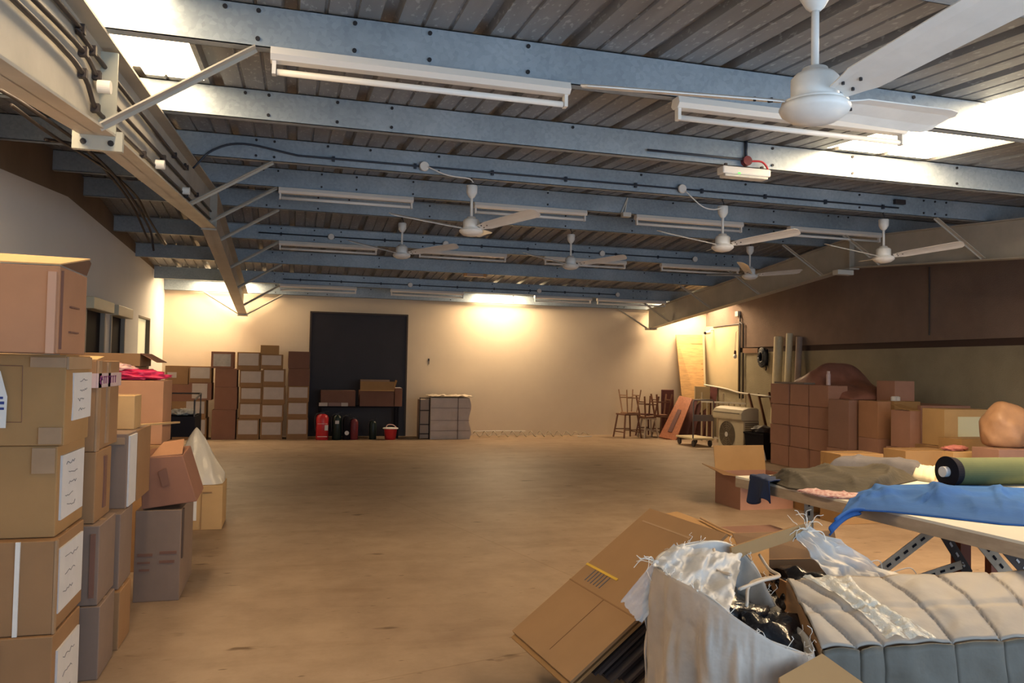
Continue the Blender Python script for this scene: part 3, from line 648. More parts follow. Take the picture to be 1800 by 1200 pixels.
Q = [P[3]+Vector((.05, .02, .004)), P[2]+Vector((-.004, .02, .004)), P[2]+Vector((-.03, .30, .065)), P[3]+Vector((.08, .3, .065))]
MB().poly(Q, (0, 0, .005)).build('top_flap', K['orange'], ct)
MB().poly([at(x, y, Y=5.05) for x, y in ((278, 830), (292, 822), (298, 850), (285, 856))], (0, -.001, 0)).build('smudge', K['dark'], ct)
# --- box E with plastic sack
carton('small orange-tan carton with a white label, at the far end of the left row', (-.745, 7.33, 0), .42, .44, .37, 'yellow', 0, gD, [LBL('F', .35, .52, .22, .84, 0, M_PAPERW), ('F', .60, .615, .02, .98, K['mid'], 'printed_line'), ('F', .62, .8, .84, .86, K['mid'], 'printed_line')])
def cone_sack(c, pts, m, label, cat='plastic bag'):
    pass
mb = MB(); base = Vector((-.76, 7.33, .371))
def fs(u, v):
    a = u*2*PI; r0x, r0y = .235, .24; k = (1-v)**.8
    top = Vector((-.02, 0, .47)); wr = 1+.12*noise.noise(Vector((math.cos(a)*2.5, math.sin(a)*2.5, v*3)))+.10*math.sin(a*7+v*3)*(1-v)
    return Vector((r0x*math.cos(a)*k*wr+top.x*v+.0, r0y*math.sin(a)*k*wr, top.z*v))
mb.grid(fs, 56, 20); bmesh.ops.remove_doubles(mb.bm, verts=mb.bm.verts, dist=.001)
for v in mb.bm.verts: v.co.x = min(v.co.x, .22)
o = mb.build('plastic_sack', mat('hazy_plastic_sack', (.62, .58, .50), .3, alpha=.85, spec=.6, bump=.4, bscale=12), smooth=True, loc=base); tag(o, 'hazy white plastic sack drawn up to a peak on the small tan carton', 'plastic sack')

# black cart with tray
c0, c1 = at(283, 750, Y=8.4), at(343, 720, Y=8.4)
t = thing('utility_cart', 'dark metal trolley with a deep tray, behind the left stacks', 'cart', ((c0.x+c1.x)/2, 8.7, 0))
w = (c1.x-c0.x)
mb = MB(); mb.b2((-w/2, -.28, .66), (w/2, .28, .67)).b2((-w/2, -.28, .67), (w/2, -.27, .86)).b2((-w/2, .27, .67), (w/2, .28, .86)).b2((-w/2, -.27, .67), (-w/2+.01, .27, .86)).b2((w/2-.01, -.27, .67), (w/2, .27, .86)); mb.build('tray', M_BLACK, t)
for sx in (-1, 1):
    for sy in (-1, 1): MB().b2((sx*(w/2-.015)-.012, sy*.26-.012, .05), (sx*(w/2-.015)+.012, sy*.26+.012, .70)).build('leg', M_BLACK, t); MB().cyl((sx*(w/2-.015)-.012, sy*.26, .03), (sx*(w/2-.015)+.012, sy*.26, .03), .03).build('wheel', M_BLACK, t)
MB().tube([(w/2-.01, -.27, .86), (w/2-.01, -.27, 1.02), (w/2-.01, .27, 1.07), (w/2-.01, .27, .86)], .009).tube([(-w/2+.01, .27, .86), (-w/2+.01, .27, 1.07), (w/2-.01, .27, 1.07)], .009).build('handle_rail', M_CABLE, t)
o = blob(w*.40, .2, .035, .5, 3, 5).build('wrapping_paper', mat('grey_white_film', (.45, .41, .35), .5, var=.2, scale=8), smooth=True, loc=((c0.x+c1.x)/2, 8.7, .888)); tag(o, 'crumpled pale wrapping film heaped in the dark trolley tray', 'wrapping')

# ------------------------------------------------------------------ far wall cartons
YF = 15.3; gF = 'cartons stacked against the far wall'
def px_box(x0, x1, y0, y1, Y): a, b = at(x0, y0, Y=Y), at(x1, y1, Y=Y); return a.x, b.x, b.z, a.z
ords = ['bottom', 'second', 'third', 'fourth', 'fifth', 'sixth']
cols = [  # (name, [(x0,x1,ytop,ybot,kind)] from the floor up)
    ('leftmost column', [(292, 331, 734, 766, 'b'), (292, 331, 705, 734, 'b'), (292, 331, 675, 705, 'r'), (290, 330, 642, 675, 's')]),
    ('second column', [(327, 362, 735, 766, 'w'), (325, 361, 703, 735, 'w'), (331, 371, 672, 703, 'm'), (332, 371, 643, 672, 'w')]),
    ('third column', [(372, 413, 720, 766, 'r'), (377, 416, 680, 720, 'r'), (378, 416, 647, 680, 'r'), (371, 410, 617, 647, 'o')]),
    ('fourth column', [(416, 455, 736, 766, 'w'), (420, 459, 708, 736, 'w'), (422, 460, 680, 708, 'w'), (421, 461, 650, 680, 'w'), (417, 457, 618, 650, 'w')]),
    ('fifth column', [(458, 496, 740, 766, 'w'), (459, 498, 710, 740, 'w'), (461, 501, 678, 710, 'w'), (462, 501, 648, 678, 'w'), (458, 497, 622, 648, 'w'), (458, 490, 606, 622, 't')]),
    ('sixth column', [(504, 541, 735, 766, 'w'), (505, 541, 706, 735, 'w'), (506, 543, 678, 706, 'w'), (507, 544, 647, 678, 'd'), (507, 544, 617, 647, 'd')])]
for ci, (cn, L) in enumerate(cols):
    z = 0; n = len(L)
    for i, (x0, x1, y0, y1, k) in enumerate(L):
        xa, xb, zlo, zhi = px_box(x0, x1, y0, y1, YF); h = max(.15, (zhi-z)); 
        if i == n-1 or True: top = zhi
        h = top-z; tone = dict(b='mid', s='mid', r='red', w='mid', m='red', o='red', d='dark', t='tan')[k]
        desc = dict(b='plain brown', s='brown small-stickered', r='plain reddish-brown', w='white-panelled', m='brown part-labelled', o='white-topped', d='plain dark red-brown', t='small tan')[k]
        pos = 'bottom' if i == 0 else ('topmost' if i == n-1 else ords[i]+' from floor')
        mk = []
        if k == 'w': mk = [('F', .06, .93, .26, .93, M_PRINT, 'white_panel', 0)]
        if k == 'o': mk = [('F', .10, .88, .12, .86, mat('crumpled_grey_film', (.42, .38, .34), .3, var=.15, scale=14), 'white_panel', 0)]
        if k == 's': mk = [('F', .1, .5, .35, .65, M_PRINT, 'sticker', 0)]
        if k == 'm': mk = [('F', .16, .82, .1, .95, M_PRINT, 'white_panel', 0)]
        jx = 0
        carton(('%s box, %s in %s by far wall' % (desc, pos, cn)).replace('from floor', 'up'), ((xa+xb)/2, YF+.25, z), xb-xa-.004, .44, h, tone, 0, gF, mk)
        z = top

# ------------------------------------------------------------------ in front of the dark door
YD = 15.35
def X_(px, Y=YD): return at(px, 740, Y=Y).x
def Z_(py, px=600, Y=YD): return at(px, py, Y=Y).z
tb_z = Z_(714, 640)
t = thing('low_table', 'low black table in front of the dark door, carrying cartons', 'table', ((X_(560)+X_(702))/2, YD+.25, 0)); w = X_(702)-X_(560)
MB().b2((-w/2, -.2, tb_z-.03), (w/2, .25, tb_z)).build('tabletop', M_BLACK, t)
for sx in (-1, 1):
    for sy in (-.18, .23): MB().b2((sx*(w/2-.03)-.02, sy-.02, 0), (sx*(w/2-.03)+.02, sy+.02, tb_z-.03)).build('leg', M_BLACK, t)
a = X_(632), X_(692)
t = carton('open carton with folded-out flaps on the low black table', ((a[0]+a[1])/2, YD+.22, tb_z), a[1]-a[0], .34, Z_(686, 660)-tb_z, 'dark', 0, 'cartons on the low black table', open_top=True)
ww = (a[1]-a[0])/2; h0 = Z_(686, 660)-tb_z
MB().poly([(-ww, -.17, h0), (ww, -.17, h0), (ww, -.23, h0-.01), (-ww, -.23, h0-.01)], (0, 0, .004)).b2((-ww-.01, -.185, h0-.01), (ww-.01, -.175, h0+.0)).build('lip', K['tan'], t)
MB().b2((-ww, -.19, h0-.002), (ww, -.178, h0+.17)).build('front_flap', K['tan'], t)
bpy.data.objects.remove(t.children[-1]) if False else None
MB().poly([(-ww+.04, .17, h0), (ww-.02, .17, h0), (ww-.05, .20, h0+.2), (-ww+.03, .2, h0+.2)], (0, .005, 0)).build('rear_flap', K['grey'], t)
MB().poly([(ww, -.14, h0), (ww, .15, h0), (ww+.06, .15, h0+.20), (ww+.06, -.14, h0+.19)], (.004, 0, 0)).build('side_flap', K['tan'], t)
x0, x1 = X_(692), X_(706)
carton('narrow reddish carton with white film, right end of the low table', ((x0+x1)/2+.01, YD+.2, tb_z), x1-x0-.01, .3, Z_(682, 700)-tb_z, 'red', 0, 'cartons on the low black table', [('T', .1, .9, .1, .9, M_PAPERW, 'white_film')])
x0, x1 = X_(563), X_(624)
carton('flat brown carton at the left of the low table', ((x0+x1)/2, YD+.2, tb_z), x1-x0, .3, Z_(686, 590)-tb_z, 'dark', 0, 'cartons on the low black table')
def extinguisher(px, r, h, m, label, y, cat='fire extinguisher'):
    t = thing('fire_extinguisher', label, cat, (at(px, 765, Y=y).x, y, 0), group='extinguishers before the dark door')
    MB().lathe([(r*.9, 0), (r, .01), (r, h*.78), (r*.8, h*.88), (r*.35, h*.93), (r*.3, h*.95)]).build('cylinder', m, t, smooth=True)
    MB().b2((-r*.35, -r*.35, h*.93), (r*.35, r*.35, h*.98)).bar((0, 0, h), (r*.9, -.02, h*1.02), .015, .012).build('valve', M_BOLT, t)
    MB().tube(curve_pts([(-r*.2, -.02, h*.97), (-r*1.15, -.04, h*.85), (-r*1.1, -.04, h*.3)], 5), .009).build('hose', M_CABLE, t, smooth=True)
    return t
yE = YD-.12
ex = extinguisher(566, .115, .52, M_RED, 'bright red fire extinguisher at the left side of the dark door', yE)
MB().b2((.04, -.119, .18), (.10, -.09, .28)).build('sticker', M_PAPERW, ex); MB().b2((-.09, -.119, .06), (.09, -.112, .075)).b2((-.09, -.119, .3), (.09, -.112, .31)).build('band', M_PINKW, ex)
ex = extinguisher(592, .09, .50, M_GREENB, 'dark green bottle with a small white mark, right of the red extinguisher', yE+.02, 'gas bottle'); MB().b2((-.04, -.095, .30), (.03, -.085, .36)).build('mark', M_PAPER, ex)
ex = extinguisher(609, .075, .47, M_BLACK, 'black bottle with a round white spot near its base', yE, 'gas bottle'); MB().cyl((-.0, -.07, .13), (-.0, -.082, .13), .04).build('white_spot', M_PAPERW, ex)
extinguisher(622, .075, .42, M_RED2, 'dull red fire extinguisher in the shade of the low table', yE)
extinguisher(655, .07, .38, M_GREENB, 'dark bottle standing alone under the middle of the low table', yE+.05, 'gas bottle')
for a, b, l in ((560, 575, 'small pale tin at the left of the low table edge'), (576, 598, 'small pinkish tin in the middle of the low table edge'), (599, 611, 'small pale tin at the right of the low table edge')):
    o = MB().b2((X_(a), YD+.00-.0, tb_z), (X_(b), YD+.049, tb_z+.065)).build('tin_box', M_PRINT if a != 576 else mat('pink_grey_tin', (.26, .16, .14), .6), bevel=.004); o.location.y = -.0; tag(o, l, 'tin', 'small tins on the low table edge')
bx = at(686, 765, Y=yE).x
t = thing('bucket', 'red bucket with a white lid on the floor by the dark door', 'bucket', (bx, yE-.02, 0))
MB().lathe([(.10, 0), (.125, .20), (.13, .205)]).build('pail', M_RED, t, smooth=True); MB().lathe([(.145, .206), (.15, .212), (.14, .224), (.0, .226)]).build('lid', M_PAPERW, t); MB().tube(curve_pts([(-.09, 0, .226), (-.05, 0, .28), (.05, 0, .275), (.14, .0, .20)], 5), .008).build('handle', M_PINKW, t, smooth=True)

# ------------------------------------------------------------------ wrapped stack, coil, stools
def Xf(px, Y): return at(px, 740, Y=Y).x
xa, xb = Xf(757, 15.2), Xf(826, 15.2)
t = thing('wrapped_stack', 'grey-white wrapped stack of sheets standing against the far wall', 'wrapped stack', ((xa+xb)/2, 15.5, 0))
w = xb-xa; mb = MB()
def fside(u, v):
    z = v*.80; wob = .025*math.sin(v*PI*3.2)*(1 if u > .5 else 0)
    x = -w/2+w*u+(wob if u > .85 else 0); return Vector((x, -.3+.01*noise.noise(Vector((u*5, v*8, 1))), z))
mb.grid(fside, 16, 18)
mb.grid(lambda u, v: Vector((w/2+.025*math.sin(v*PI*3.2), -.3+u*.6, v*.8)), 4, 18); mb.grid(lambda u, v: Vector((-w/2, -.3+u*.6, v*.8)), 4, 4)
mb.grid(lambda u, v: Vector((-w/2+w*u, -.3+v*.6, .80+.012*noise.noise(Vector((u*6, v*6, 3))))), 12, 8); mb.grid(lambda u, v: Vector((-w/2+w*u, .3, v*.8)), 2, 2)
mb.build('wrapped_body', mat('dull_white_wrap', (.56, .47, .41), .45, var=.08, scale=5, bump=.2, bscale=12), t)
mb = MB(); 
for z in (.16, .36, .6): mb.b2((-w/2, -.313, z), (w/2-.01, -.305, z+.006))
mb.b2((w*.18, -.313, 0), (w*.18+.012, -.305, .80)); mb.build('strap', mat('dark_strap', (.16, .11, .09), .6), t)
mb = MB(); mb.grid(lambda u, v: Vector((-w/2-.02+(w+.08)*u, -.33+v*.64, .818+.03*noise.noise(Vector((u*9, v*7, 7)))+.02)), 30, 14); mb.build('top_film', mat('crumpled_wrap', (.55, .46, .36), .3, var=.2, scale=9, bump=.5, bscale=18), t, solid=.004)
xa, xb = Xf(737, 15.25), Xf(756, 15.25)
t = thing('wire_crate', 'narrow dark-framed crate left of the wrapped stack', 'crate', ((xa+xb)/2, 15.45, 0)); w = xb-xa
MB().b2((-w/2+.02, -.15, .01), (w/2-.02, .2, .76)).build('panel', mat('brown_grey_panel', (.38, .30, .25), .7), t)
mb = MB()
for x in (-w/2+.01, w/2-.01): mb.tube([(x, -.17, 0), (x, -.17, .80)], .010)
for z in (.10, .28, .55, .79): mb.tube([(-w/2, -.17, z), (w/2, -.17, z)], .009)
mb.build('frame', M_CABLE, t)
# low coils of wire along the wall base
t = thing('wire_coil', 'long low coil of pale wire along the foot of the far wall', 'wire coil', (0, 15.62, 0))
x0, x1 = Xf(832, 15.6), Xf(1040, 15.6); P = []
for i in range(260):
    u = i/259; a = u*2*PI*13; P.append((x0+(x1-x0)*u+.03*math.cos(a), .10*math.cos(a), .065+.052*math.sin(a)*(1-.6*max(0, u-.7)/.3)))
MB().tube(P, .008, seg=5).build('coiled_wire', mat('pale_wire', (.38, .33, .24), .5, var=.2, scale=20), t, smooth=True)
MB().tube([(x0, .0, .12), (x0+.5, .02, .125), (x0+1.1, .0, .122)], .006).tube([(x1-.35, -.12, .02), (x1, -.05, .01)], .006).build('loose_end', M_PAPERW, t)
o = MB().b2((Xf(751, 16)-.015, D-.012, Z_(634, 751, 16)), (Xf(751, 16)+.015, D-.001, Z_(630, 751, 16))).b2((Xf(751, 16)+.005, D-.012, Z_(640, 751, 16)), (Xf(751, 16)+.012, D-.001, Z_(632, 751, 16))).build('wall_hook', M_CABLE); tag(o, 'tiny dark hook on the far wall right of the dark door', 'hook')

def stool(name, label, x, y, h, m, rz=0, z=0, flip=False, top=.30, r=.02, group='wooden stools by the far wall'):
    t = thing(name, label, 'stool', (x, y, z+(h if flip else 0)), group=group, rot=(PI if flip else 0, 0, rz))
    MB().b2((-top/2, -top/2, h-.03), (top/2, top/2, h)).build('seat', m, t, bevel=.008)
    s, e = top/2-.03, top/2+.03
    for sx in (-1, 1):
        for sy in (-1, 1): MB().bar((sx*e, sy*e, 0), (sx*s, sy*s, h-.03), r*1.5, r*1.5).build('leg', m, t)
    k = .28; q = s+(e-s)*(1-k/h*1.0)*.9
    mb = MB()
    for sx in (-1, 1): mb.bar((sx*(e-.02), -e+.02, .12), (sx*(e-.02), e-.02, .12), .02, .02); mb.bar((-e+.03, sx*(e-.02), .17), (e-.03, sx*(e-.02), .17), .02, .02)
    mb.build('stretcher', m, t)
    return t
def sx(px): return Xf(px, 15.4)
stool('stool', 'dark brown wooden stool at the left end of the stool group', sx(1103), 15.4, .50, M_WOODS, .15, top=.36)
stool('stool', 'light wooden stool upside down on the leftmost dark stool', sx(1107), 15.42, .50, M_WOODL, .1, z=.50, flip=True, top=.28, r=.014)
stool('stool', 'stool with whitish legs, second from the left', sx(1136), 15.3, .42, mat('whitish_legs', (.42, .34, .27), .5), .0, top=.26)
stool('stool', 'dark stool upside down on the stool with whitish legs', sx(1134), 15.3, .45, M_WOODS, .1, z=.42, flip=True, top=.28)
stool('stool', 'dark brown stool beside the leaning red door', sx(1166), 15.42, .45, M_WOODS, .1, top=.28)
stool('stool', 'dark stool upside down beside the leaning red door', sx(1164), 15.45, .46, M_WOODS, -.1, z=.45, flip=True, top=.28)
stool('stool', 'dark stool standing behind the middle stools', sx(1150), 15.75, .48, M_WOODD, .2, top=.28)
o = MB().b2((sx(1176), 15.76, .0), (sx(1198), 15.8, 1.0)).build('wooden_board', M_WOODD, bevel=.01); tag(o, 'dark maroon panel standing upright behind the right stools', 'panel')

# ------------------------------------------------------------------ leaning doors
def leaning(name, label, px_pts, Ys, m, th=.035, group=None, cat='door'):
    P = [at(x, y, Z=0) if Y is None else at(x, y, Y=Y) for (x, y), Y in zip(px_pts, Ys)]
    t = thing(name, label, cat, P[0], group=group); Q = [p-P[0] for p in P]; n = (Q[1]-Q[0]).cross(Q[3]-Q[0]).normalized()
    if n.y < 0: n = -n
    MB().poly(Q, n*th).build('slab', m, t, bevel=.004); return t, Q, n
# pale panelled door against the far wall
base_y = 15.35
p = [(1205, 762), (1243, 768), (1238, 588), (1188, 588)]
t, Q, n = leaning('pale_door', 'tall pale wooden door leaning in the far right corner', p, [15.5, 15.35, 15.93, 15.93], M_WOODP)
def onq(Q, n, a0, a1, b0, b1, off=.004):
    f = lambda a, b: (Q[0]*(1-a)+Q[1]*a)*(1-b)+(Q[3]*(1-a)+Q[2]*a)*b-n*off
    return [f(a0, b0), f(a1, b0), f(a1, b1), f(a0, b1)]
for b0, b1 in ((.56, .80),): pass
mb = MB()
for b0, b1 in ((.90, .91), (.70, .708), (.645, .653), (.585, .593), (.52, .528), (.46, .468)): mb.poly(onq(Q, n, .05, .92, b0, b1), -n*.002)
mb.build('groove', mat('groove_brown', (.36, .19, .08), .7), t)
MB().poly(onq(Q, n, .93, 1.0, 0, 1), -n*.006).build('edge_strip', M_BOARD, t)
# red door with a slot, low and leaning sideways
t, Q, n = leaning('red_door', 'reddish wooden door with a dark slot, leaning low beside the stools', [(1158, 767), (1188, 774), (1217, 700), (1194, 695)], [15.0, 14.72, 15.15, 15.4], M_WOODR, .04)
MB().poly(onq(Q, n, .35, .60, .15, .68), -n*.003).build('slot', M_WOODD, t)
for i, (a, b, c, d_) in enumerate([((1188, 773), (1206, 775), (1228, 700), (1215, 702)), ((1200, 774), (1218, 776), (1238, 690), (1227, 692)), ((1216, 775), (1234, 777), (1250, 688), (1240, 688)), ((1232, 776), (1250, 778), (1262, 680), (1250, 680))]):
    t, Q, n = leaning('dark_door', ['dark maroon door leaning right behind the red one', 'second dark maroon door leaning behind the red one', 'third dark maroon door, behind the trolley handle', 'tallest dark maroon door, right of the trolley handle'][i], [a, b, c, d_], [15.0+.06*i, 14.94+.06*i, 15.3+.05*i, 15.34+.05*i], M_WOODD, .035, 'dark doors leaning in the far right corner')
o = MB().b2((at(1222, 690, Y=15.3).x, 15.3, 0), (at(1248, 690, Y=15.3).x, 15.34, at(1230, 679, Y=15.3).z)).build('hardboard_offcut', M_BOARD); tag(o, 'small pale board upright between the leaning doors and the corner', 'board')

# trolley
p0 = at(1236, 783, Z=0)
t = thing('platform_trolley', 'grey platform trolley with an upright handle frame by the air conditioner', 'trolley', (p0.x-.13, p0.y+.1, 0), rz=0)
MB().b2((-.22, -.35, .13), (.22, .35, .165)).build('platform', M_BOARD, t, bevel=.01)
for sx_ in (-.17, .17):
    for sy in (-.28, .28): MB().cyl((sx_-.015, sy, .06), (sx_+.015, sy, .06), .06).build('wheel', M_CABLE, t)
MB().tube([(-.21, -.33, .16), (-.21, -.33, .85), (-.19, -.33, .875), (.19, -.33, .875), (.21, -.33, .85), (.21, -.33, .16)], .013).build('handle_frame', M_TROL, t, smooth=True)
MB().b2((-.2, -.337, .48), (.2, -.325, .60)).build('cross_panel', M_TROL, t)

# ------------------------------------------------------------------ air conditioner
pc, pb = Vector((7.62, 12.30, 0)), Vector((7.58, 13.05, 0))
t = thing('outdoor_unit', 'cream air conditioner outdoor unit with round fan grille on the floor', 'air conditioner', (7.75, 12.66, 0), rz=math.radians(2))
MB().b2((-.16, -.40, .02), (.16, .40, .56)).b2((-.12, -.33, 0), (.12, -.25, .02)).b2((-.12, .25, 0), (.12, .33, .02)).build('casing', M_CREAM, t, bevel=.012)
MB().cyl((-.161, .10, .29), (-.17, .10, .29), .235, seg=40).build('fan_grille', M_GRILLE, t)
mb = MB()
for r in (.08, .12, .16, .20, .235): mb.tube([(-.176, .10+r*math.cos(a*PI/16), .29+r*math.sin(a*PI/16)) for a in range(33)], .004, seg=5)
for a in range(8): mb.bar((-.176, .10, .29), (-.176, .10+.235*math.cos(a*PI/4), .29+.235*math.sin(a*PI/4)), .005, .005)
mb.build('grille_rings', mat('grille_wire', (.28, .23, .16), .5), t)
MB().cyl((-.175, .10, .29), (-.185, .10, .29), .045, seg=24).build('grille_hub', M_PAPERW, t)
mb = MB()
for i in range(14): mb.b2((-.13, -.412, .09+i*.032), (.13, -.402, .105+i*.032))
mb.build('side_fins', M_GRILLE, t)
t = thing('indoor_unit', 'cream wall-type air conditioner unit lying on the outdoor unit', 'air conditioner', (7.72, 12.66, .562), rz=math.radians(2))
prof = [(-.20, 0), (-.22, .03), (-.215, .13), (-.17, .19), (-.06, .225), (.10, .225), (.14, .20), (.14, 0)]
MB().poly([(x, -.46, z) for x, z in prof], (0, .92, 0)).build('casing', M_CREAM, t, bevel=.012)
MB().b2((-.224, -.40, .115), (-.212, .42, .128)).build('air_slot', M_GRILLE, t)
# black bins
def tub(label, x, y, w, d, h, m, rz=0, fl=.03):
    t = thing('plastic_bin', label, 'bin', (x, y, 0), rz=rz); mb = MB(); k = .82
    o1 = [(-w/2*k, -d/2*k), (w/2*k, -d/2*k), (w/2*k, d/2*k), (-w/2*k, d/2*k)]; o2 = [(a/k, b/k) for a, b in o1]
    A = [mb.bm.verts.new((a, b, 0)) for a, b in o1]; B = [mb.bm.verts.new((a, b, h)) for a, b in o2]; C = [mb.bm.verts.new((a*.93, b*.93, h)) for a, b in o2]; D_ = [mb.bm.verts.new((a*.93, b*.93, .03)) for a, b in o1]
    for i in range(4):
        j = (i+1) % 4; mb.bm.faces.new((A[i], A[j], B[j], B[i])); mb.bm.faces.new((B[i], B[j], C[j], C[i])); mb.bm.faces.new((C[i], C[j], D_[j], D_[i]))
    mb.bm.faces.new(A); mb.bm.faces.new(D_); mb.build('tub', m, t)
    MB().b2((-w/2-.015, -d/2-.015, h-fl), (w/2+.015, -d/2+.0, h)).b2((-w/2-.015, -d/2, h-fl), (-w/2, d/2, h)).b2((w/2, -d/2, h-fl), (w/2+.015, d/2, h)).build('rim', m, t)
    return t
tub('black plastic bin between the air conditioner and the small cartons', 7.55, 11.55, .42, .5, .42, M_BLACK, .1)
o = blob(.19, .2, .07, .3, 2, 4).build('dark_bag', M_CABLE, smooth=True, loc=(7.55, 11.55, .46)); tag(o, 'dark grey bag heaped in the black plastic bin', 'bag')
o = MB().tube(curve_pts([(7.33, 11.95, .03), (7.38, 11.75, .04), (7.36, 11.45, .045), (7.30, 11.22, .03), (7.24, 11.15, .03)], 5), .028).build('white_pipe', M_OFFW, smooth=True); tag(o, 'short thick white pipe lying in front of the air conditioner', 'pipe')
o = MB().tube(curve_pts([(7.22, 11.28, .0), (7.24, 11.25, .12), (7.3, 11.22, .17), (7.33, 11.18, .0)], 6), .026).build('white_pipe', M_OFFW, smooth=True); tag(o, 'bent white pipe end standing against the black bin', 'pipe')
# white railing, pole and chair behind
t = thing('crib_rail', 'whitish barred rail standing behind the air conditioner', 'rail', (8.35, 14.2, 0), rz=math.radians(-60))
mb = MB(); mb.b2((-.5, -.015, .78), (.5, .015, .81)).b2((-.5, -.015, .06), (.5, .015, .09)); mb.build('rail_bar', M_OFFW, t)
for i in range(9): MB().b2((-.5+i*.12, -.012, 0), (-.47+i*.12, .012, .98 if i in (0, 4, 8) else .8)).build('upright', mat('dirty_white_wood', (.45, .38, .28), .6), t)
P = curve_pts([at(1238, 676, Y=15.2), at(1275, 683, Y=14.2), at(1300, 690, Y=13.4), at(1355, 697, Y=12.2)], 6)
o = MB().tube(P, .016).build('white_pole', M_OFFW, smooth=True); tag(o, 'long bent white pole lying over the stored furniture in the right corner', 'pole')
o = MB().bar(at(1316, 692, Y=12.9), Vector((8.08, 12.55, .40)), .035, .035).bar(at(1333, 692, Y=12.75), Vector((8.15, 12.38, .40)), .035, .035).bar(at(1352, 690, Y=12.6), Vector((8.25, 12.2, .40)), .035, .035).bar(at(1333, 697, Y=12.75), at(1352, 697, Y=12.6), .03, .03).b2((7.98, 12.1, .362), (8.3, 12.65, .40)).build('upturned_chair_frame', M_WOODS); 
tag(o, 'dark chair upside down, its legs sticking up behind the air conditioner', 'chair')
carton('reddish carton under the upside-down dark chair', (8.14, 12.36, 0), .3, .56, .36, 'red')
# ------------------------------------------------------------------ right wall fittings
def R(px, py, off=.01): return at(px, py, X=XR-off)
a, b = R(1241, 575), R(1297, 688)
o = MB().poly([R(1240, 574, .03), R(1298, 572, .03), R(1297, 690, .03), R(1240, 676, .03)], (.02, 0, 0)).build('hardboard_sheet', M_BOARD); tag(o, 'large pale hardboard panel on the right wall in the far corner', 'panel')
for i, (x, l) in enumerate(((1301, 'dark pipe running down the right wall beside the pale panel'), (1307, 'second dark pipe, just right of the first on the right wall'))):
    y0 = 554 if i == 0 else 570
    P = [R(x, y0, .03), R(x-1, 700, .03)]
    if i: P = [R(1301, 566, .03)]+P
    o = MB().tube(P, .016).build('wall_pipe', M_CABLE, smooth=True); tag(o, l, 'pipe', 'pipes on the right wall')
o = MB().tube([R(1254, 575, .04), R(1300, 569, .04)], .014).build('wall_pipe', M_CABLE); tag(o, 'short level dark pipe along the top of the pale panel', 'pipe')
c = R(1298, 552); o = MB().b2((XR-.06, c.y-.06, c.z-.05), (XR-.001, c.y+.06, c.z+.06)).build('switch_box', M_OFFW, bevel=.008); tag(o, 'small white box at the top of the dark pipe on the right wall', 'switch box')
t = thing('security_camera', 'white bracket camera in the far right corner', 'camera', at(1246, 584, Y=15.6)); dx = XR-t.location.x
MB().tube([(dx-.002, .0, .06), (.05, 0, .06), (0, 0, .02)], .014).build('bracket', M_OFFW, t); MB().cyl((.02, .0, 0), (-.12, -.06, -.02), .035).build('camera_body', M_OFFW, t); MB().cyl((-.12, -.06, -.02), (-.135, -.066, -.022), .03).build('lens', M_BLACK, t)
t = thing('bare_bulb', 'bare bulb with a dark holder hanging before the pale panel', 'bulb', R(1292, 626, .10))
MB().lathe([(.0, -.05), (.03, -.035), (.04, 0), (.03, .03), (.015, .05)], close=False).build('bulb_glass', M_PAPERW, t, smooth=True); MB().lathe([(.02, .04), (.028, .06), (.02, .12), (.0, .125)], close=False).build('holder', M_WOODD, t); MB().tube([(0, 0, .12), (.02, 0, .5), (.09, 0, .56)], .004).build('cord', M_CABLE, t)
o = MB().bar(R(1307, 616, .03), R(1333, 616, .03), .03, .10).build('wall_batten', mat('brown_batten', (.20, .11, .065), .7)); tag(o, 'brown wooden batten fixed level on the right wall', 'batten')
c = R(1340, 628, .05); t = thing('hose_reel', 'dark blue-black oval hose reel on the right wall', 'hose reel', (XR, c.y, c.z)); 
mb = MB()
for k, r in enumerate((.15, .12, .09)): mb.tube([(-.05-.008*k, r*.85*math.cos(a*PI/12), r*1.15*math.sin(a*PI/12)) for a in range(25)], .03)
mb.build('coiled_hose', mat('dark_blue_rubber', (.015, .022, .035), .5), t, smooth=True); MB().b2((-.04, -.12, -.16), (-.001, .12, .16)).build('back_plate', M_BLACK, t); MB().tube([(-.05, -.1, -.12), (-.05, -.14, -.22), (-.05, -.12, -.25)], .012).build('nozzle', M_BLACK, t)
# leaning rolls
for i, (xt, yt, xb_, r, m, l) in enumerate([(1369, 592, 1358, .085, M_ROLL1, 'wide beige roll in plastic film leaning on the right wall'), (1388, 586, 1378, .06, mat('cream_roll', (.70, .64, .46), .5, var=.06, scale=5), 'cream roll, tallest of the three leaning on the right wall'), (1405, 592, 1398, .055, M_ROLL2, 'dark brown roll leaning right of the cream roll')]):
    X = XR-r-.02; a = at(xt, yt, X=X); b = Vector((X-.45, a.y-.15, 0.003))
    bb = at(xb_, 760, X=X-.35)
    b = Vector((X-.22, a.y-.20, .03))
    o = MB().cyl(b, a, r, seg=24).build('fabric_roll', m, smooth=False); tag(o, l, 'roll', 'rolls leaning on the right wall')
    bv = o.modifiers.new('bevel', 'BEVEL'); bv.width = .006; bv.limit_method = 'ANGLE'

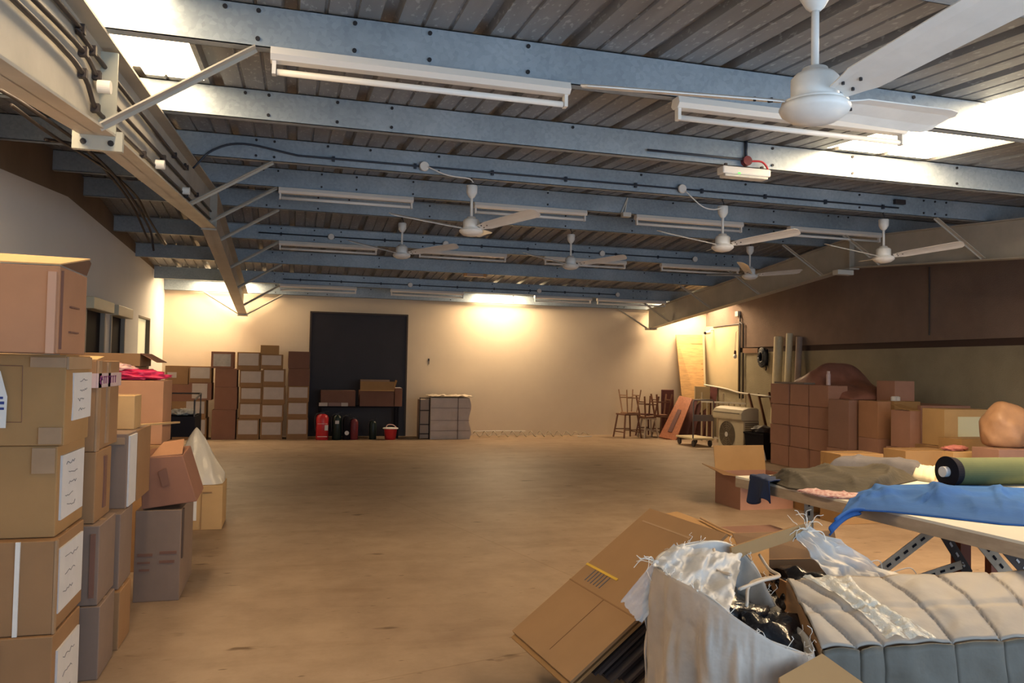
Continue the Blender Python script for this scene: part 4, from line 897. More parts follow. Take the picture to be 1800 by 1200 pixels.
# ------------------------------------------------------------------ right cartons
gR = 'small cartons stacked in columns on the right'
yb_ = [10.92, 10.43, 9.96, 9.50]
names = ['farthest column', 'middle column', 'nearest column']
for c in range(3):
    y0, y1 = yb_[c+1]+.016, yb_[c]-.016; ym, dd = (y0+y1)/2, y1-y0
    zt = 1.248
    for r in range(4):
        h = zt/4; off = (0, -.012, .006, -.008)[(r+c) % 4]
        carton('small red-brown carton, %s of the %s on the right' % (['bottom', 'second from floor', 'third from floor', 'topmost'][r], names[c]), (7.25+.16+off, ym, r*h), .32, dd, h-.004, 'rr' if (r+c) % 3 else 'rr', 0, gR)
o = MB().b2((7.27, 10.1, 1.247), (7.50, 10.85, 1.272)).build('flat_board', mat('grey_brown_board', (.2, .16, .14), .7)); tag(o, 'flat grey-brown board lying on the small carton columns', 'board')
o = MB().lathe([(.03, 0), (.03, .15), (.022, .17), (.022, .2)]).build('beige_bottle', M_PINKT, loc=(7.42, 9.75, 1.247)); tag(o, 'small beige bottle standing on the nearest small carton column', 'bottle')
def rbox(label, xl, xc, xr, yt, yb, Dp, tone, marks=(), zbase=0., group='large cartons on the right', maxw=1.2, open_top=False):
    T = at(xc, yt, D=Dp); B = at(xc, yb, D=Dp); h = T.z-max(zbase, 0) if zbase is not None else T.z-B.z
    z0 = zbase if zbase is not None else B.z
    R_ = at(xr, yt, Y=T.y).x; Lf = at(xl, yt, X=T.x).y
    w = min(maxw, R_-T.x); d_ = max(.3, min(maxw, Lf-T.y))
    return carton(label, (T.x+w/2, T.y+d_/2, z0), w, d_, T.z-z0, tone, 0, group, marks, open_top=open_top), T, w, d_
# tall stack right of the small ones
c1_, T, w, d_ = rbox('tall red-brown carton right of the small carton columns', 1456, 1492, 1509, 703, 800, 10.4, 'rd', zbase=.42)
carton('lower red-brown carton under the tall one beside the small columns', (T.x+w/2, T.y+d_/2, 0), w+.03, d_, .42, 'rr', 0, 'large cartons on the right')
ST = [T.copy()]
c2_, T, w, d_ = rbox('red-brown carton with pale front, right of the dark gap', 1509, 1543, 1566, 705, 760, 10.0, 'orange', zbase=.60)
carton('red-brown carton below the pale-fronted one', (T.x+w/2, T.y+d_/2, 0), w, d_, .60, 'rr', 0, 'large cartons on the right')
c3_, T, w, d_ = rbox('tan-topped carton behind the tilted brown box', 1567, 1572, 1618, 705, 760, 10.3, 'tan', zbase=.55)
carton('brown carton below the tan-topped carton', (T.x+w/2, T.y+d_/2, 0), w, d_, .55, 'rr', 0, 'large cartons on the right')
for k, dxx in enumerate((.2, .3)):
    o = MB().lathe([(.035, 0), (.035, .05), (.02, .06)]).build('white_cup', M_PAPER, loc=(T.x+dxx*.6, T.y+d_*.5, T.z+.0)); tag(o, ['left one of two small whitish cups on the tan-topped carton', 'right one of two small whitish cups on the tan-topped carton'][k], 'cup', 'cups on a carton')
# protruding lower row
c4_, T, w, d_ = rbox('brown box with its lid edge gaping, jutting out before the tan-topped carton', 1566, 1600, 1619, 722, 776, 9.3, 'rr', zbase=.55, maxw=.6)
MB().poly([(-w/2, -d_/2, T.z-.55), (w/2, -d_/2, T.z-.55), (w/2-.02, d_/2, T.z-.55+.06), (-w/2, d_/2, T.z-.55+.06)], (0, 0, .005)).build('lifted_lid', K['tan'], c4_)
carton('dark carton carrying the gaping brown box', (T.x+w/2+.0, T.y+d_/2, 0), w+.1, d_+.05, .55, 'rd', 0, 'large cartons on the right')
c5_, T, w, d_ = rbox('large tan carton with a square white label and slot marks', 1621, 1660, 1745, 719, 772, 8.9, 'yellow', zbase=.62, marks=[LBL('F', .27, .78, .16, .80, 0, mat('greenish_label', (.62, .60, .42), .7))]+[('F', .80, .90, z_, z_+.04, K['rd'], 'printed_bar') for z_ in (.22, .36, .5, .64, .78)])
T5 = T
carton('tan carton lying below the large square-labelled carton', (T.x+w/2-.05, T.y+d_/2, .33), w+.1, d_, .29, 'mid', 0, 'large cartons on the right')
carton('bottom brown carton below the square-labelled carton', (T.x+w/2, T.y+d_/2, 0), w+.15, d_, .33, 'rr', 0, 'large cartons on the right')
c6_, T, w, d_ = rbox('tan carton with a pale label, low at the right behind the green roll', 1686, 1690, 1781, 772, 812, 8.1, 'tan', zbase=.30, marks=[LBL('F', .26, .76, .05, .72, 0, mat('greenish_label', (.62, .60, .42), .7))])
carton('dark brown carton beneath the low pale-labelled carton', (T.x+w/2, T.y+d_/2, 0), w, d_, .30, 'rd', 0, 'large cartons on the right')
c7_, T, w, d_ = rbox('dark brown carton at the right edge under the tan sack', 1752, 1756, 1840, 790, 830, 7.2, 'rd', zbase=0)
TS = T
o = blob(.24, .2, .26, .14, 1.6, 6).build('tan_sack', M_TANSACK, smooth=True, loc=(T.x+.36, T.y+.26, T.z+.16)); tag(o, 'crumpled tan sack standing on the carton at the right edge', 'sack')
c8_, T, w, d_ = rbox('tan carton low in front of the dark cartons, before the green roll', 1588, 1592, 1672, 792, 830, 7.6, 'tan', zbase=0)
c8b, T, w, d_ = rbox('pale carton beside it with a pinkish rag on top, behind the fabric table', 1673, 1676, 1722, 794, 830, 7.6, 'yellow', zbase=0)
o = blob(.13, .08, .03, .4, 3, 2).build('pink_rag', mat('pink_rag', (.5, .18, .15), .8), smooth=True, loc=(T.x+.14, T.y+.12, T.z+.02)); tag(o, 'dull pink rag lying on the pale carton behind the table', 'rag')
c9_, T, w, d_ = rbox('tan carton low behind the olive cloth on the table', 1475, 1478, 1553, 798, 830, 7.4, 'tan', zbase=0)
# dark boxes filling between
# sagging brown wrapping on top of the pile
def heap():
    mb = MB(); 
    X0, X1, Ya, Yb = 7.42, 8.45, 9.25, 10.85
    def fn(u, v):
        x, y = X0+(X1-X0)*v, Yb+(Ya-Yb)*u
        # ridge: peak near u=.38
        pk = .50*math.exp(-((u-.36)/.20)**2)+.30*math.exp(-((u-.10)/.12)**2)+.18*math.exp(-((u-.75)/.25)**2)
        e = max(0, math.sin(PI*min(1, max(0, v))))**.3*max(0, math.sin(PI*u))**.2
        z = 1.06+pk*e+.07*(abs(noise.noise(Vector((x*3, y*2.2, 1))))-.2)*e; return Vector((x, y, z))
    mb.grid(fn, 40, 22); 
    return mb
T1 = ST[0]
o = heap().build('wrapped_bundle', M_BROWNSACK, smooth=True, solid=.01); tag(o, 'sagging red-brown wrapped bundle on top of the right-hand cartons', 'bundle')
ow = MB().b2((7.75, 9.4, 1.02), (8.3, 10.7, 1.06)).build('bundle_core', M_BROWNSACK, o)
carton('big red-brown carton behind, under the sagging bundle', (8.28, 10.0, 0), .75, 1.7, .52, 'rd', 0, 'large cartons on the right')
carton('upper red-brown carton behind, directly under the sagging bundle', (8.28, 10.0, .52), .75, 1.7, .5, 'rr', 0, 'large cartons on the right')
pb0 = at(1530, 672, X=7.6)
carton('reddish carton lying beside the sagging bundle on the pile', (7.93, 9.02, 1.022), .32, .34, .31, 'rr', 0, 'large cartons on the right')
carton('brown carton supporting the reddish one beside the bundle', (8.32, 8.84, 0), .8, .58, 1.02, 'rr', 0, 'large cartons on the right')
# open carton on the floor beyond the table
t = carton('open carton with raised flaps on the floor beyond the end of the table', (4.75, 7.45, 0), .62, .5, .34, 'rr', 0, None, open_top=True)
MB().poly([(-.31, .25, .338), (.31, .25, .338), (.33, .33, .60), (-.29, .33, .60)], (0, .005, 0)).build('rear_flap', K['tan'], t)
MB().poly([(-.31, -.25, .338), (-.31, .25, .338), (-.50, .2, .42), (-.50, -.22, .36)], (0, 0, .005)).build('side_flap', K['mid'], t)
MB().poly([(-.31, -.25, .34), (.31, -.25, .34), (.3, -.42, .30), (-.3, -.42, .30)], (0, 0, .005)).build('front_flap', K['rr'], t)
carton('small tan carton on the floor beside the open one beyond the table', (5.25, 7.1, 0), .34, .3, .16, 'tan')

# ------------------------------------------------------------------ work table
TZ = .78
t = thing('work_table', 'long white-topped table with slotted steel legs at right', 'table', (0, 0, 0))
TP_ = [at(x, y, Z=TZ) for x, y in ((1293, 836), (1374, 858))]
xe = 2.62; y1, y0 = at(1293, 836, Z=TZ).y, 1.6
xl0 = at(1293, 836, Z=TZ).x
# far-left corner, near-left edge line, right side beyond the frame
C1 = at(1293, 836, Z=TZ); C2 = at(1800, 952, Z=TZ); C3 = Vector((4.7, C2.y-.05, TZ)); C4 = Vector((4.9, C1.y+.05, TZ)); 
dirv = (C2-C1); C2b = C1+dirv*1.15; C3.y = C2b.y
MB().poly([C1, C2b, C3, C4], (0, 0, -.012)).build('tabletop', M_TOP, t)
MB().poly([p+Vector((0, 0, -.0125)) for p in (C1, C2b, C3, C4)], (0, 0, -.052)).build('edge_board', M_TEDGE, t)
def angle_leg(p, q, m, part='leg', w=.045, upv=(0, 1, 0)):
    p, q = Vector(p), Vector(q); mb = MB(); mb.bar(p, q, w, .004, upv).bar(p+Vector((w/2, .02, 0)), q+Vector((w/2, .02, 0)), .004, .04, upv); o = mb.build(part, m, t)
    d = (q-p); n = int(d.length/.05); mb = MB(); dn = d.normalized()
    for i in range(1, n):
        c = p+d*i/n; mb.bar(c-dn*.012-Vector((0, .004, 0)), c+dn*.012-Vector((0, .004, 0)), .010, .003, upv)
    mb.build('slot_holes', M_BLACK if m is not M_ANGLED else M_PAPER, o)
zt = TZ-.066
l1 = at(1412, 880, Y=3.95); angle_leg((l1.x, 3.9, 0), (l1.x, 3.9, zt), M_ANGLE, w=.06)
a1, a2 = at(1560, 1003, Y=3.0), at(1650, 945, Y=3.0)
angle_leg(a1+(a1-a2)*.8, (a2.x, 3.0, zt), M_ANGLE, 'brace', .05)
b1, b2 = at(1655, 955, Y=3.04), at(1695, 1000, Y=3.04); angle_leg((b2+(b2-b1)*.2), (b1.x-.02, 3.04, zt), M_ANGLED, 'brace', .05)
c1, c2 = at(1615, 1017, Y=3.0), at(1690, 992, Y=3.0); angle_leg(c1+(c1-c2)*.6, c2, M_ANGLE, 'brace', .04)
r1 = at(1692, 960, Y=3.1); MB().b2((r1.x-.03, 3.08, 0), (r1.x+.03, 3.14, zt)).build('red_post', M_RUST, t)
r2 = at(1748, 990, Y=3.3); MB().b2((r1.x+.03, 3.1, .30), (r1.x+.6, 3.13, .34)).b2((r2.x-.02, 3.3, 0), (r2.x+.03, 3.34, zt)).build('red_post', M_RUST, t)
d1, d2 = at(1718, 965, Y=2.85), at(1780, 1030, Y=2.85); angle_leg(d2+(d2-d1)*1.0, (d1.x-.02, 2.85, zt), M_ANGLE, 'brace', .06)
d1, d2 = at(1745, 970, Y=2.9), at(1797, 1012, Y=2.9); angle_leg(d2+(d2-d1)*1.0, (d1.x-.02, 2.9, zt), M_ANGLED, 'brace', .06)
for x, y in ((4.5, 3.9), (4.5, 2.3)): angle_leg((x, y, 0), (x, y, zt), M_ANGLE, w=.06)

def lerp_px(L, u):
    n = len(L)-1; k = min(int(u*n), n-1); f = u*n-k; return Vector(L[k]).lerp(Vector(L[k+1]), f)
def folds(u, v):
    z = 0
    for (x0, y0, x1, y1, h, w) in ((.1, .9, .28, .2, .03, .02), (.2, .3, .5, .55, .04, .022), (.33, .95, .52, .25, .045, .025), (.5, .3, .82, .75, .04, .03), (.48, .25, .98, .35, .035, .028), (.62, .95, .78, .3, .03, .02), (.05, .4, .22, .15, .03, .02), (.7, .15, 1., .18, .03, .022)):
        dx, dy = x1-x0, (y1-y0)*.35; L2 = dx*dx+dy*dy; px_, py_ = u-x0, (v-y0)*.35
        t_ = max(0, min(1, (px_*dx+py_*dy)/L2)); d = math.hypot(px_-dx*t_, py_-dy*t_); sgn = px_*dy-py_*dx
        z += .75*h*math.exp(-(d/(w*.6 if sgn > 0 else w*2.4))**2)*(1-.5*t_)
    return z
def drape(name, label, near, far, amp, m, z0=TZ+.004, cat='fabric', nu=70, nv=26, seed=0, fr=(7, 3), hgt=.02, edge=.0, ridge=None):
    N_ = [at(x, y, Z=z0) for x, y in near]; F_ = [at(x, y, Z=z0) for x, y in far]
    def fn(u, v):
        a, b = lerp_px(N_, u), lerp_px(F_, u); p = a.lerp(b, v)
        e = min(1, 4*v, 4*(1-v), 7*u, 7*(1-u)); e = e*e*(3-2*e)
        nn = noise.noise(Vector((u*fr[0]+seed, v*fr[1], seed)))+.5*noise.noise(Vector((u*fr[0]*2.2, v*fr[1]*2.5+seed, seed)))
        rid = abs(math.sin((u*fr[0]*.9+v*fr[1]*.8+.7*noise.noise(Vector((u*3, v*2, seed+5))))*2.2))
        p.z = z0+hgt*e+amp*e*(.35+nn*.55)+amp*1.0*e*(1-rid)**3
        if ridge: p.z += ridge(u, v)*e
        return p
    o = MB().grid(fn, nu, nv).build(name, m, smooth=True, solid=.006); tag(o, label, cat); return o
drape('blue_cloth', 'bright blue cloth crumpled along the near side of the table', [(1476, 908), (1500, 896), (1560, 899), (1620, 905), (1700, 914), (1760, 921), (1830, 925)], [(1508, 852), (1560, 853), (1640, 851), (1700, 852), (1760, 856), (1800, 858), (1850, 862)], .012, M_BLUE, seed=3, hgt=.01, ridge=folds, fr=(4.2, 2.6), nu=110, nv=40)
# the corner of the blue cloth hanging off the edge
P_ = [at(1476, 902, Z=TZ), at(1530, 893, Z=TZ)]
pA_, pB_ = at(1474, 911, Z=TZ+.01), at(1525, 893, Z=TZ+.01)
o = MB().grid(lambda u, v: (lambda p: p+Vector((-.02-.03*v+.01*math.sin(v*9), 0, -.07*v*(1-u*.6)+.02*math.sin(u*PI))))(pA_.lerp(pB_, u)), 14, 8).build('hanging_corner', M_BLUE, bpy.data.objects['blue_cloth'], smooth=True, solid=.008)
drape('olive_cloth', 'olive-brown cloth pile folded at the far left end of the table', [(1352, 846), (1385, 858), (1430, 864), (1480, 867), (1518, 868), (1530, 862)], [(1355, 836), (1400, 832), (1450, 828), (1520, 826), (1580, 830), (1620, 842)], .026, M_OLIVE, seed=11, hgt=.04, fr=(4, 3), nu=90, nv=34)
drape('patterned_cloth', 'red and white patterned cloth peeping out under the olive pile', [(1400, 862), (1440, 872), (1480, 876), (1510, 876)], [(1420, 857), (1450, 862), (1490, 866), (1515, 868)], .008, mat('red_white_pattern', (.60, .50, .48), .8, col2=(.25, .04, .05), scale=60), seed=4, hgt=.004, nu=30, nv=8)
drape('grey_cloth', 'grey cloth roll lying across behind the olive pile', [(1440, 830), (1500, 832), (1560, 836), (1628, 842)], [(1470, 822), (1520, 820), (1580, 824), (1636, 831)], .012, M_GREYC, seed=6, hgt=.075, nu=50, nv=18, fr=(4, 1))
drape('white_paper_sheets', 'cream papers at the end of the grey cloth roll', [(1602, 842), (1642, 848)], [(1612, 828), (1650, 832)], .008, mat('cream_paper', (.66, .58, .40), .8), seed=2, hgt=.05, nu=14, nv=8, cat='paper')
drape('paper_strips', 'thin cream and pink paper strips before the green roll', [(1640, 850), (1690, 852), (1722, 850)], [(1645, 843), (1690, 842), (1724, 842)], .006, mat('pinkish_strips', (.70, .62, .42), .7, col2=(.4, .12, .10), scale=30, stretch=(1, 5, 1)), seed=9, hgt=.008, nu=26, nv=8, cat='paper')
# navy cloth hanging over the table end
pa, pb2 = at(1322, 838, Z=TZ+.01), at(1356, 850, Z=TZ+.01)
def fnv(u, v):
    p = pa.lerp(pb2, u); w_ = v
    if v < .25: return p+Vector((.10*(1-v*4)-.008, .02, .012+.01*noise.noise(Vector((u*6, v*5, 2)))))
    k = (v-.25)/.75; return p+Vector((-.012-.02*math.sin(u*11)*k-.01*k, .01*math.sin(u*7), .012-(.13+.03*math.sin(u*6))*k))
o = MB().grid(fnv, 26, 16).build('navy_cloth', M_NAVY, smooth=True, solid=.008); tag(o, 'small navy cloth hanging over the far left corner of the table', 'fabric')
# green roll
g0 = at(1664, 829, Z=TZ+.08); 
gr = thing('green_fabric_roll', 'thick green fabric roll lying at the back of the table', 'roll', (g0.x, g0.y, TZ+.003)); 
gd = Vector((1.0, -.05, 0)).normalized(); RR = .078
MB().cyl(Vector((.05, 0, RR)), Vector((.05, 0, RR))+gd*1.4, RR, seg=40).build('rolled_cloth', M_GREENR, gr, smooth=False)
MB().cyl(Vector((0, 0, RR)), Vector((.05, 0, RR)), RR*1.12, RR*1.02, seg=36).build('dark_end', M_BLACK, gr); MB().cyl(Vector((-.03, 0, RR)), Vector((.01, 0, RR)), RR*.38, seg=24).build('card_core', M_PAPER, gr)

# ------------------------------------------------------------------ foreground: flattened cartons
ZA = .20
A_ = at(900, 1108, Z=ZA); B_ = at(1003, 1197, Z=ZA)
D_ = min((at(1142, 893, Y=3+.01*i) for i in range(200)), key=lambda p: abs((p-A_).dot(B_-A_)))

u_ = (D_-A_); v_ = (B_-A_); un = u_.normalized(); nn_ = un.cross(v_).normalized()
if nn_.z < 0: nn_ = -nn_
v_ = nn_.cross(un)*-1 if (nn_.cross(un)).dot(v_) < 0 else nn_.cross(un)
wid = (B_-A_).length; ln = u_.length
random.seed(5)
def sheet(k, off_u, off_v, L_, w_, m, label, extra=None):
    t = thing('flattened_carton', label, 'flattened cardboard', A_-nn_*(.021*k), group='pile of flattened cartons')
    o = un*off_u+v_.normalized()*off_v
    MB().poly([o, o+un*L_, o+un*L_+v_*w_, o+v_*w_], -nn_*.012).build('panel', m, t)
    return t
fs_ = ['top', 'second', 'third', 'fourth', 'fifth', 'sixth', 'seventh', 'eighth', 'ninth', 'tenth']
for k in range(10):
    m = mat('cardboard_pile_top', (.37, .225, .115), .75, var=.06, scale=3.5, spec=.25) if k == 0 else K['tan'] if k == 1 else [mat('black_card', (.03, .025, .028), .6), mat('dark_grey_card', (.09, .075, .075), .6)][k % 2]
    ou = 0 if k < 2 else .05+.015*k+random.uniform(0, .02); ou = -.02 if k == 1 else ou
    t = sheet(k, ou, .0 if k < 2 else .02, ln-ou-.0 if k == 0 else ln-ou-.05, wid-(0 if k < 2 else random.uniform(-.03, .03)), m, '%s sheet of the pile of flattened cartons%s' % (fs_[k], ', tan with a yellow strap' if k == 0 else ''))
    if k == 0:
        f = lambda a, b: un*a+v_.normalized()*b+nn_*.001
        s0 = ln*.52
        MB().poly([f(s0, 0), f(s0, .3), f(s0+.012, .3), f(s0+.012, 0)], nn_*.003).build('yellow_strap', M_YEL, t)
        mb = MB(); mb.poly([f(ln*.40, 0), f(ln*.40, wid), f(ln*.40+.006, wid), f(ln*.40+.006, 0)], nn_*.0015).poly([f(ln*.05, wid*.55), f(ln*.40, wid*.55), f(ln*.40, wid*.55+.004), f(ln*.05, wid*.55+.004)], nn_*.001); mb.build('crease', K['mid'], t)
        mb = MB()
        for i in range(6): b0 = .10+.028*i; mb.poly([f(ln*.44, b0), f(ln*.44+.07, b0), f(ln*.44+.07, b0+.006), f(ln*.44, b0+.006)], nn_*.0015)
        mb.build('printed_text', M_PENCIL, t)
        MB().poly([f(ln*.90, .05), f(ln*.90, .45), f(ln*.91, .45), f(ln*.91, .05)], nn_*.0015).build('pale_crease', K['pale'], t)
# second tan panel further back
E0, E1, E2, E3 = at(1190, 889, Z=.66), at(1352, 945, Z=.66), at(1352, 1000, Z=.66), at(1150, 895, Z=.66)
t = thing('flattened_carton', 'tan folded carton lying behind the top sheet, with a raised pale fold', 'flattened cardboard', E3-Vector((0, 0, .03)), group='pile of flattened cartons')
MB().poly([p-E3 for p in (E3, E2, E1, E0)], (0, 0, -.01)).build('panel', K['tan'], t); MB().tube([at(1232, 900, Z=.672)-E3, at(1262, 915, Z=.672)-E3, at(1310, 935, Z=.672)-E3], .006).build('pale_fold', K['pale'], t)
carton('carton hidden below, holding up the flattened sheets', (2.26, 3.48, 0), .42, .46, .60, 'dark')

# ------------------------------------------------------------------ open carton behind the bag
o0 = at(1345, 985, Z=.62)
t = carton('open carton with a dark mouth between the sack and the grey wrapped bundle', (2.14, 2.84, 0), .46, .5, .58, 'mid', math.radians(-6), None, open_top=True)
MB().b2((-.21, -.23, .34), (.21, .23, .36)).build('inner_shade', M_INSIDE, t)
MB().poly([(-.23, .25, .578), (.23, .25, .578), (.26, .34, .68), (-.25, .32, .68)], (0, .006, 0)).build('rear_flap', K['mid'], t)
a, b = at(1285, 973, Y=2.65), at(1425, 926, Y=2.75)
MB().bar(t.matrix_basis.inverted() @ a, t.matrix_basis.inverted() @ b, .010, .05).build('standing_flap', K['tan'], t)
o = blob(.14, .18, .10, .3, 2.4, 9).build('bin_bag', M_BAGB, smooth=True, loc=(2.03, 2.82, .50)); tag(o, 'black bin bag in the mouth of the open carton behind the sack', 'bin bag')
# ------------------------------------------------------------------ grey wrapped bundle
near = [(1440, 1146), (1800, 1122)]; far = [(1384, 1022), (1800, 1008)]
n0, n1 = at(1444, 1140, Z=.55), at(1800, 1122, Z=.55); f0, f1 = at(1384, 1020, Z=.67), at(1800, 1006, Z=.67)
n1 = n0+(n1-n0)*1.35; f1 = f0+(f1-f0)*1.35
seams = []
for x in (1485, 1537, 1673, 1767, 1850): seams.append((at(x, 1128, Z=.55)-n0).length/(n1-n0).length)
def crease(u):
    s = 0
    for k, q in enumerate(seams): s -= .013*math.exp(-((u-q)/.004)**2)
    cell = [0]+seams+[1]
    for a, b in zip(cell, cell[1:]):
        if a <= u < b: s += .006*math.sin(PI*(u-a)/(b-a))+.0008*math.sin((u-a)*60+k)
    return s
mb = MB()
def ftop(u, v):
    a, b = n0.lerp(n1, u), f0.lerp(f1, u); p = a.lerp(b, v); 
    w_ = u+.19*v+.003*math.sin(v*5+u*20); p.z += crease(max(0, min(1, w_)))+.012*math.sin(v*PI)+.006*noise.noise(Vector((u*14, v*5, 3)))-.018*math.exp(-((v-.45)/.02)**2)*.5
    return p
mb.grid(ftop, 220, 30)
gb = thing('grey_wrapped_bundle', 'long grey creased cardboard bundle across the lower right corner', 'wrapped bundle', (0, 0, 0))
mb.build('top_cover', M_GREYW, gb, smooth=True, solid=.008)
mb = MB()
def ffr(u, v):
    p = n0.lerp(n1, u); top = p.z+crease(u)-.004; z = top*(1-v)+.002
    return Vector((p.x+.006*noise.noise(Vector((u*20, v*6, 1))), p.y-.01-crease(u)*.8-.02*math.sin(v*PI)-.012*noise.noise(Vector((u*12, v*7, 9))), z))
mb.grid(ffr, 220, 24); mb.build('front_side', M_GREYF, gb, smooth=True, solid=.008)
mb = MB(); mb.grid(lambda u, v: Vector((f0.lerp(f1, u).x, f0.y+.0+(f1.y-f0.y)*u, f0.z*(1-v))), 20, 4).grid(lambda u, v: n0.lerp(f0, u)*(1)+Vector((0, 0, -(n0.lerp(f0, u).z-.002)*v)), 6, 4); mb.build('rear_side', K['mid'], gb, solid=.006)
# clear strip of film over the bundle
fp = [((1410, 1020), (1490, 1019)), ((1450, 1040), (1512, 1040)), ((1490, 1070), (1550, 1068)), ((1530, 1100), (1600, 1092)), ((1560, 1125), (1648, 1124)), ((1600, 1152), (1640, 1140))]
# sample by parameter on the top surface so it lies on the board
def topparam(x, y):
    best = None
    for i in range(0, 61):
        for j in range(0, 21):
            u, v = i/90, j/20; p = ftop(u, v); d = p-Vector((0, 0, EYE)); z = d.dot(fwd); X = 900+F_PX*d.dot(RT)/z; Y = 600-F_PX*d.dot(UP)/z
            e = (X-x)**2+(Y-y)**2
            if best is None or e < best[0]: best = (e, u, v)
    return best[1], best[2]
uv = [(topparam(*a), topparam(*b)) for a, b in fp[:5]]
def ffilm(u, v):
    n = len(uv)-1; k = min(int(u*n), n-1); f = u*n-k
    A0, A1 = [Vector((*uv[k][s], 0)).lerp(Vector((*uv[k+1][s], 0)), f) for s in (0, 1)]
    q = A0.lerp(A1, v); p = ftop(q.x, q.y); p.z += .009+.007*abs(noise.noise(Vector((u*10, v*9, 2))))+.006*math.sin(v*14+u*5)
    return p
o = MB().grid(ffilm, 50, 18).build('clear_film', mat('shiny_clear_film', (.85, .82, .70), .15, alpha=.6, spec=.8, bump=.8, bscale=40), smooth=True); tag(o, 'shiny crinkled strip of clear film lying over the grey bundle', 'plastic film')

# ------------------------------------------------------------------ white woven sack
rim = [(1150, 990, 2.50), (1180, 965, 2.60), (1235, 952, 2.68), (1290, 960, 2.70), (1325, 992, 2.62), (1350, 1040, 2.52), (1378, 1085, 2.42), (1420, 1120, 2.22), (1425, 1150, 2.12), (1370, 1135, 2.06), (1300, 1092, 2.10), (1235, 1045, 2.20), (1180, 1015, 2.34)]
rp = [at(x, y, Y=Y) for x, y, Y in rim]; cen = sum(rp, Vector())/len(rp); NR = len(rp)
def rimp(u):
    k = u*NR; i = int(k) % NR; f = k-int(k); a, b, c, d = [rp[(i+j) % NR] for j in (-1, 0, 1, 2)]
    return .5*((2*b)+(c-a)*f+(2*a-5*b+4*c-d)*f*f+(3*b-3*c+d-a)*f**3)
def fsack(u, v):
    p = rimp(u % 1.0); c = Vector((cen.x-.02, cen.y-.02, 0))
    q = Vector((p.x, p.y, 0))-c; q.z = 0
    k = 1+.10*math.sin(min(1, v*1.2)*PI)-.06*v
    fold = 1+.035*noise.noise(Vector((math.cos(u*2*PI)*3.5, math.sin(u*2*PI)*3.5, v*2.2)))*5*min(1, v*4)+.022*math.sin(u*2*PI*9+v*2+3*noise.noise(Vector((u*9, v*2, 4))))*min(1, v*3)+.11*(abs(noise.noise(Vector((math.cos(u*2*PI)*8, math.sin(u*2*PI)*8, v*3+u*5))))-.2)*min(1, v*5)
    z = p.z*(1-v)+.004
    return Vector((c.x+q.x*k*fold, c.y+q.y*k*fold, z))
sk = thing('woven_sack', 'big white woven sack standing open, full of black bags', 'sack', (0, 0, 0))
MB().grid(fsack, 180, 60).build('sack_body', M_SACK, sk, smooth=True, solid=.003)
def finner(u, v):
    p = rimp(u % 1.0); c = Vector((cen.x, cen.y, p.z)); q = p-c; return Vector((c.x+q.x*(1-.12*v), c.y+q.y*(1-.12*v), p.z+.012*math.sin(v*PI)-.16*v*v+.006*math.sin(u*40)*(1-v)))
MB().grid(finner, 110, 8).build('rolled_rim', M_SACKW, sk, smooth=True, solid=.003)
mb = MB(); random.seed(3)
for i in range(46):
    u = random.random(); p = rimp(u); q = [p]
    for _ in range(4): q.append(q[-1]+Vector((random.uniform(-.012, .012), random.uniform(-.012, .012), random.uniform(-.006, .016))))
    mb.tube(q, .0012, seg=4)
mb.build('frayed_threads', M_STRING, sk)
# black bags in the sack
pts_b = [(cen.x-.02, cen.y+.12, cen.z-.17, .21, .17, .13, 1), (cen.x+.10, cen.y-.02, cen.z-.21, .20, .18, .13, 4)]
for i, (x, y, z, a, b, c, s_) in enumerate(pts_b):
    o = blob(a, b, c, .3, 2.4, s_).build('bin_bag', M_BAGB, smooth=True, loc=(x, y, z)); tag(o, ['black bin bag at the back of the open white sack', 'black bin bag at the front of the open white sack'][i], 'bin bag', 'bin bags inside the woven sack')
# translucent crumpled film over the sack's left and front rim
def film(name, label, quads, m, seed=0, nu=30, nv=16, amp=.02, cat='plastic film', parent=None):
    Q = [at(x, y, Y=Y) for x, y, Y in quads]
    def fn(u, v):
        p = Q[0].lerp(Q[1], u).lerp(Q[3].lerp(Q[2], u), v); n_ = noise.noise(Vector((u*5, v*5, seed)))+.6*noise.noise(Vector((u*13, v*11, seed+2)))
        return p+Vector((.3, -.6, .7))*amp*n_
    o = MB().grid(fn, nu, nv).build(name, m, parent, smooth=True)
    if not parent: tag(o, label, cat)
    return o
film('plastic_flap', '', [(1150, 985, 2.47), (1195, 1010, 2.42), (1126, 1098, 2.50), (1092, 1055, 2.55)], M_PLASTIC, 3, parent=sk)
film('top_film', '', [(1148, 992, 2.44), (1280, 1085, 2.16), (1305, 975, 2.6), (1185, 955, 2.62)], M_SACKW, 5, amp=.03, parent=sk)
# strings at left
mb = MB(); random.seed(9); p = at(1150, 985, Y=2.5)
for i in range(10):
    q = [p]; d0 = Vector((random.uniform(-1, -.2), random.uniform(-.3, .3), random.uniform(-.3, .8))).normalized()
    for _ in range(7): d0 = (d0+Vector((random.uniform(-.5, .5), random.uniform(-.5, .5), random.uniform(-.5, .5)))).normalized(); q.append(q[-1]+d0*.012)
    mb.tube(curve_pts(q, 3), .0014, seg=4)
mb.build('knotted_threads', M_STRING, sk)
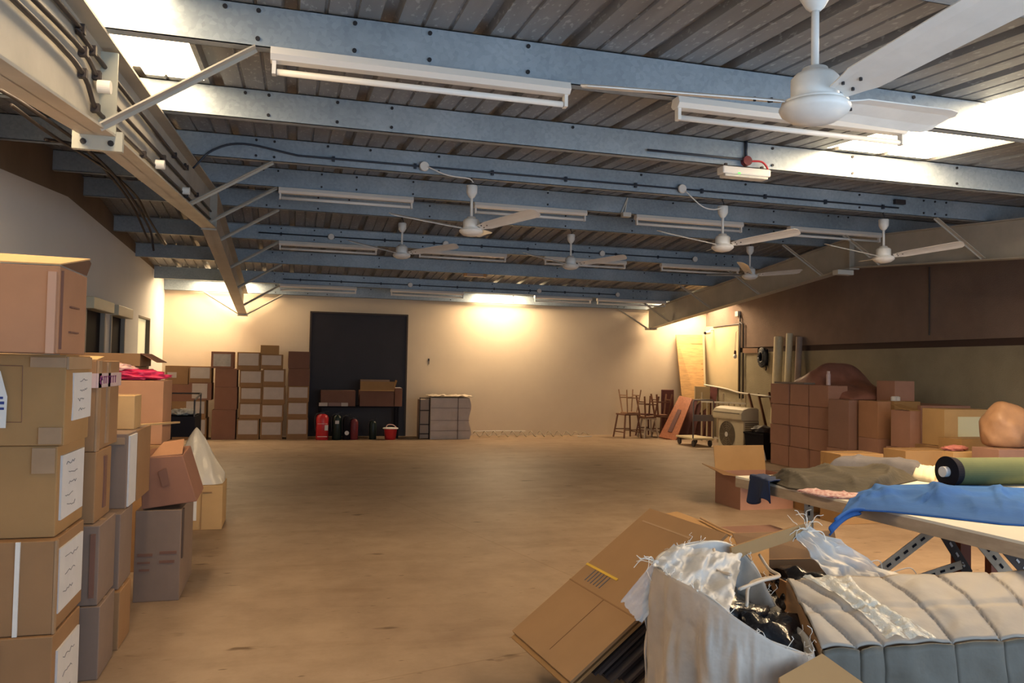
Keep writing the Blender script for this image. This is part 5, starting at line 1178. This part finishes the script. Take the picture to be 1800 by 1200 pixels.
# cords over the black bag
mb = MB()
for c in ([(1335, 975, 2.68), (1352, 1000, 2.6), (1370, 1012, 2.5), (1340, 1020, 2.4), (1300, 1035, 2.3)], [(1370, 1012, 2.5), (1320, 1025, 2.4), (1312, 1065, 2.3)], [(1255, 965, 2.6), (1258, 1000, 2.5), (1285, 1010, 2.4)]):
    mb.tube(curve_pts([at(x, y, Y=Y) for x, y, Y in c], 6), .006, seg=6)
mb.build('sack_cord', mat('tan_cord', (.50, .42, .34), .6), sk, smooth=True)
film('plastic_sheet', 'bluish-white crumpled plastic trailing from the open carton to the grey bundle', [(1398, 940, 2.72), (1425, 925, 2.74), (1600, 1022, 2.60), (1470, 1030, 2.50)], M_SACKW, 8, nu=44, nv=14, amp=.028)
mb = MB()
p = at(1418, 930, Y=2.72); random.seed(4)
for i in range(8):
    q = [p]; d0 = Vector((random.uniform(-.6, .6), 0, random.uniform(.2, 1))).normalized()
    for _ in range(8): d0 = (d0+Vector((random.uniform(-.6, .6), random.uniform(-.3, .3), random.uniform(-.7, .4)))).normalized(); q.append(q[-1]+d0*.012)
    mb.tube(curve_pts(q, 3), .0014, seg=4)
for c in ([(1420, 933), (1445, 935), (1450, 955), (1430, 965)], [(1455, 965), (1480, 962), (1492, 985)], [(1520, 990), (1545, 985), (1552, 1005)], [(1570, 1005), (1600, 998), (1615, 1015)]):
    mb.tube(curve_pts([at(x, y, Y=2.68) for x, y in c], 6), .0022, seg=5)
mb.build('loose_strings', M_STRING, bpy.data.objects['plastic_sheet'])
# carton flap low in front of the sack
f = [at(x, y, Y=Y) for x, y, Y in ((1445, 1148, 2.04), (1525, 1205, 1.98), (1380, 1260, 1.9), (1370, 1190, 1.98))]
o = MB().poly(f, (0, .004, -.004)).poly([f[3]+Vector((0, 0, -.01)), f[2]+Vector((0, 0, -.01)), Vector((f[2].x, f[2].y+.02, 0)), Vector((f[3].x, f[3].y+.02, 0))], (.0, .006, 0)).build('cardboard_flap', K['tan']); tag(o, 'tan cardboard flap at the bottom edge between sack and grey bundle', 'cardboard')
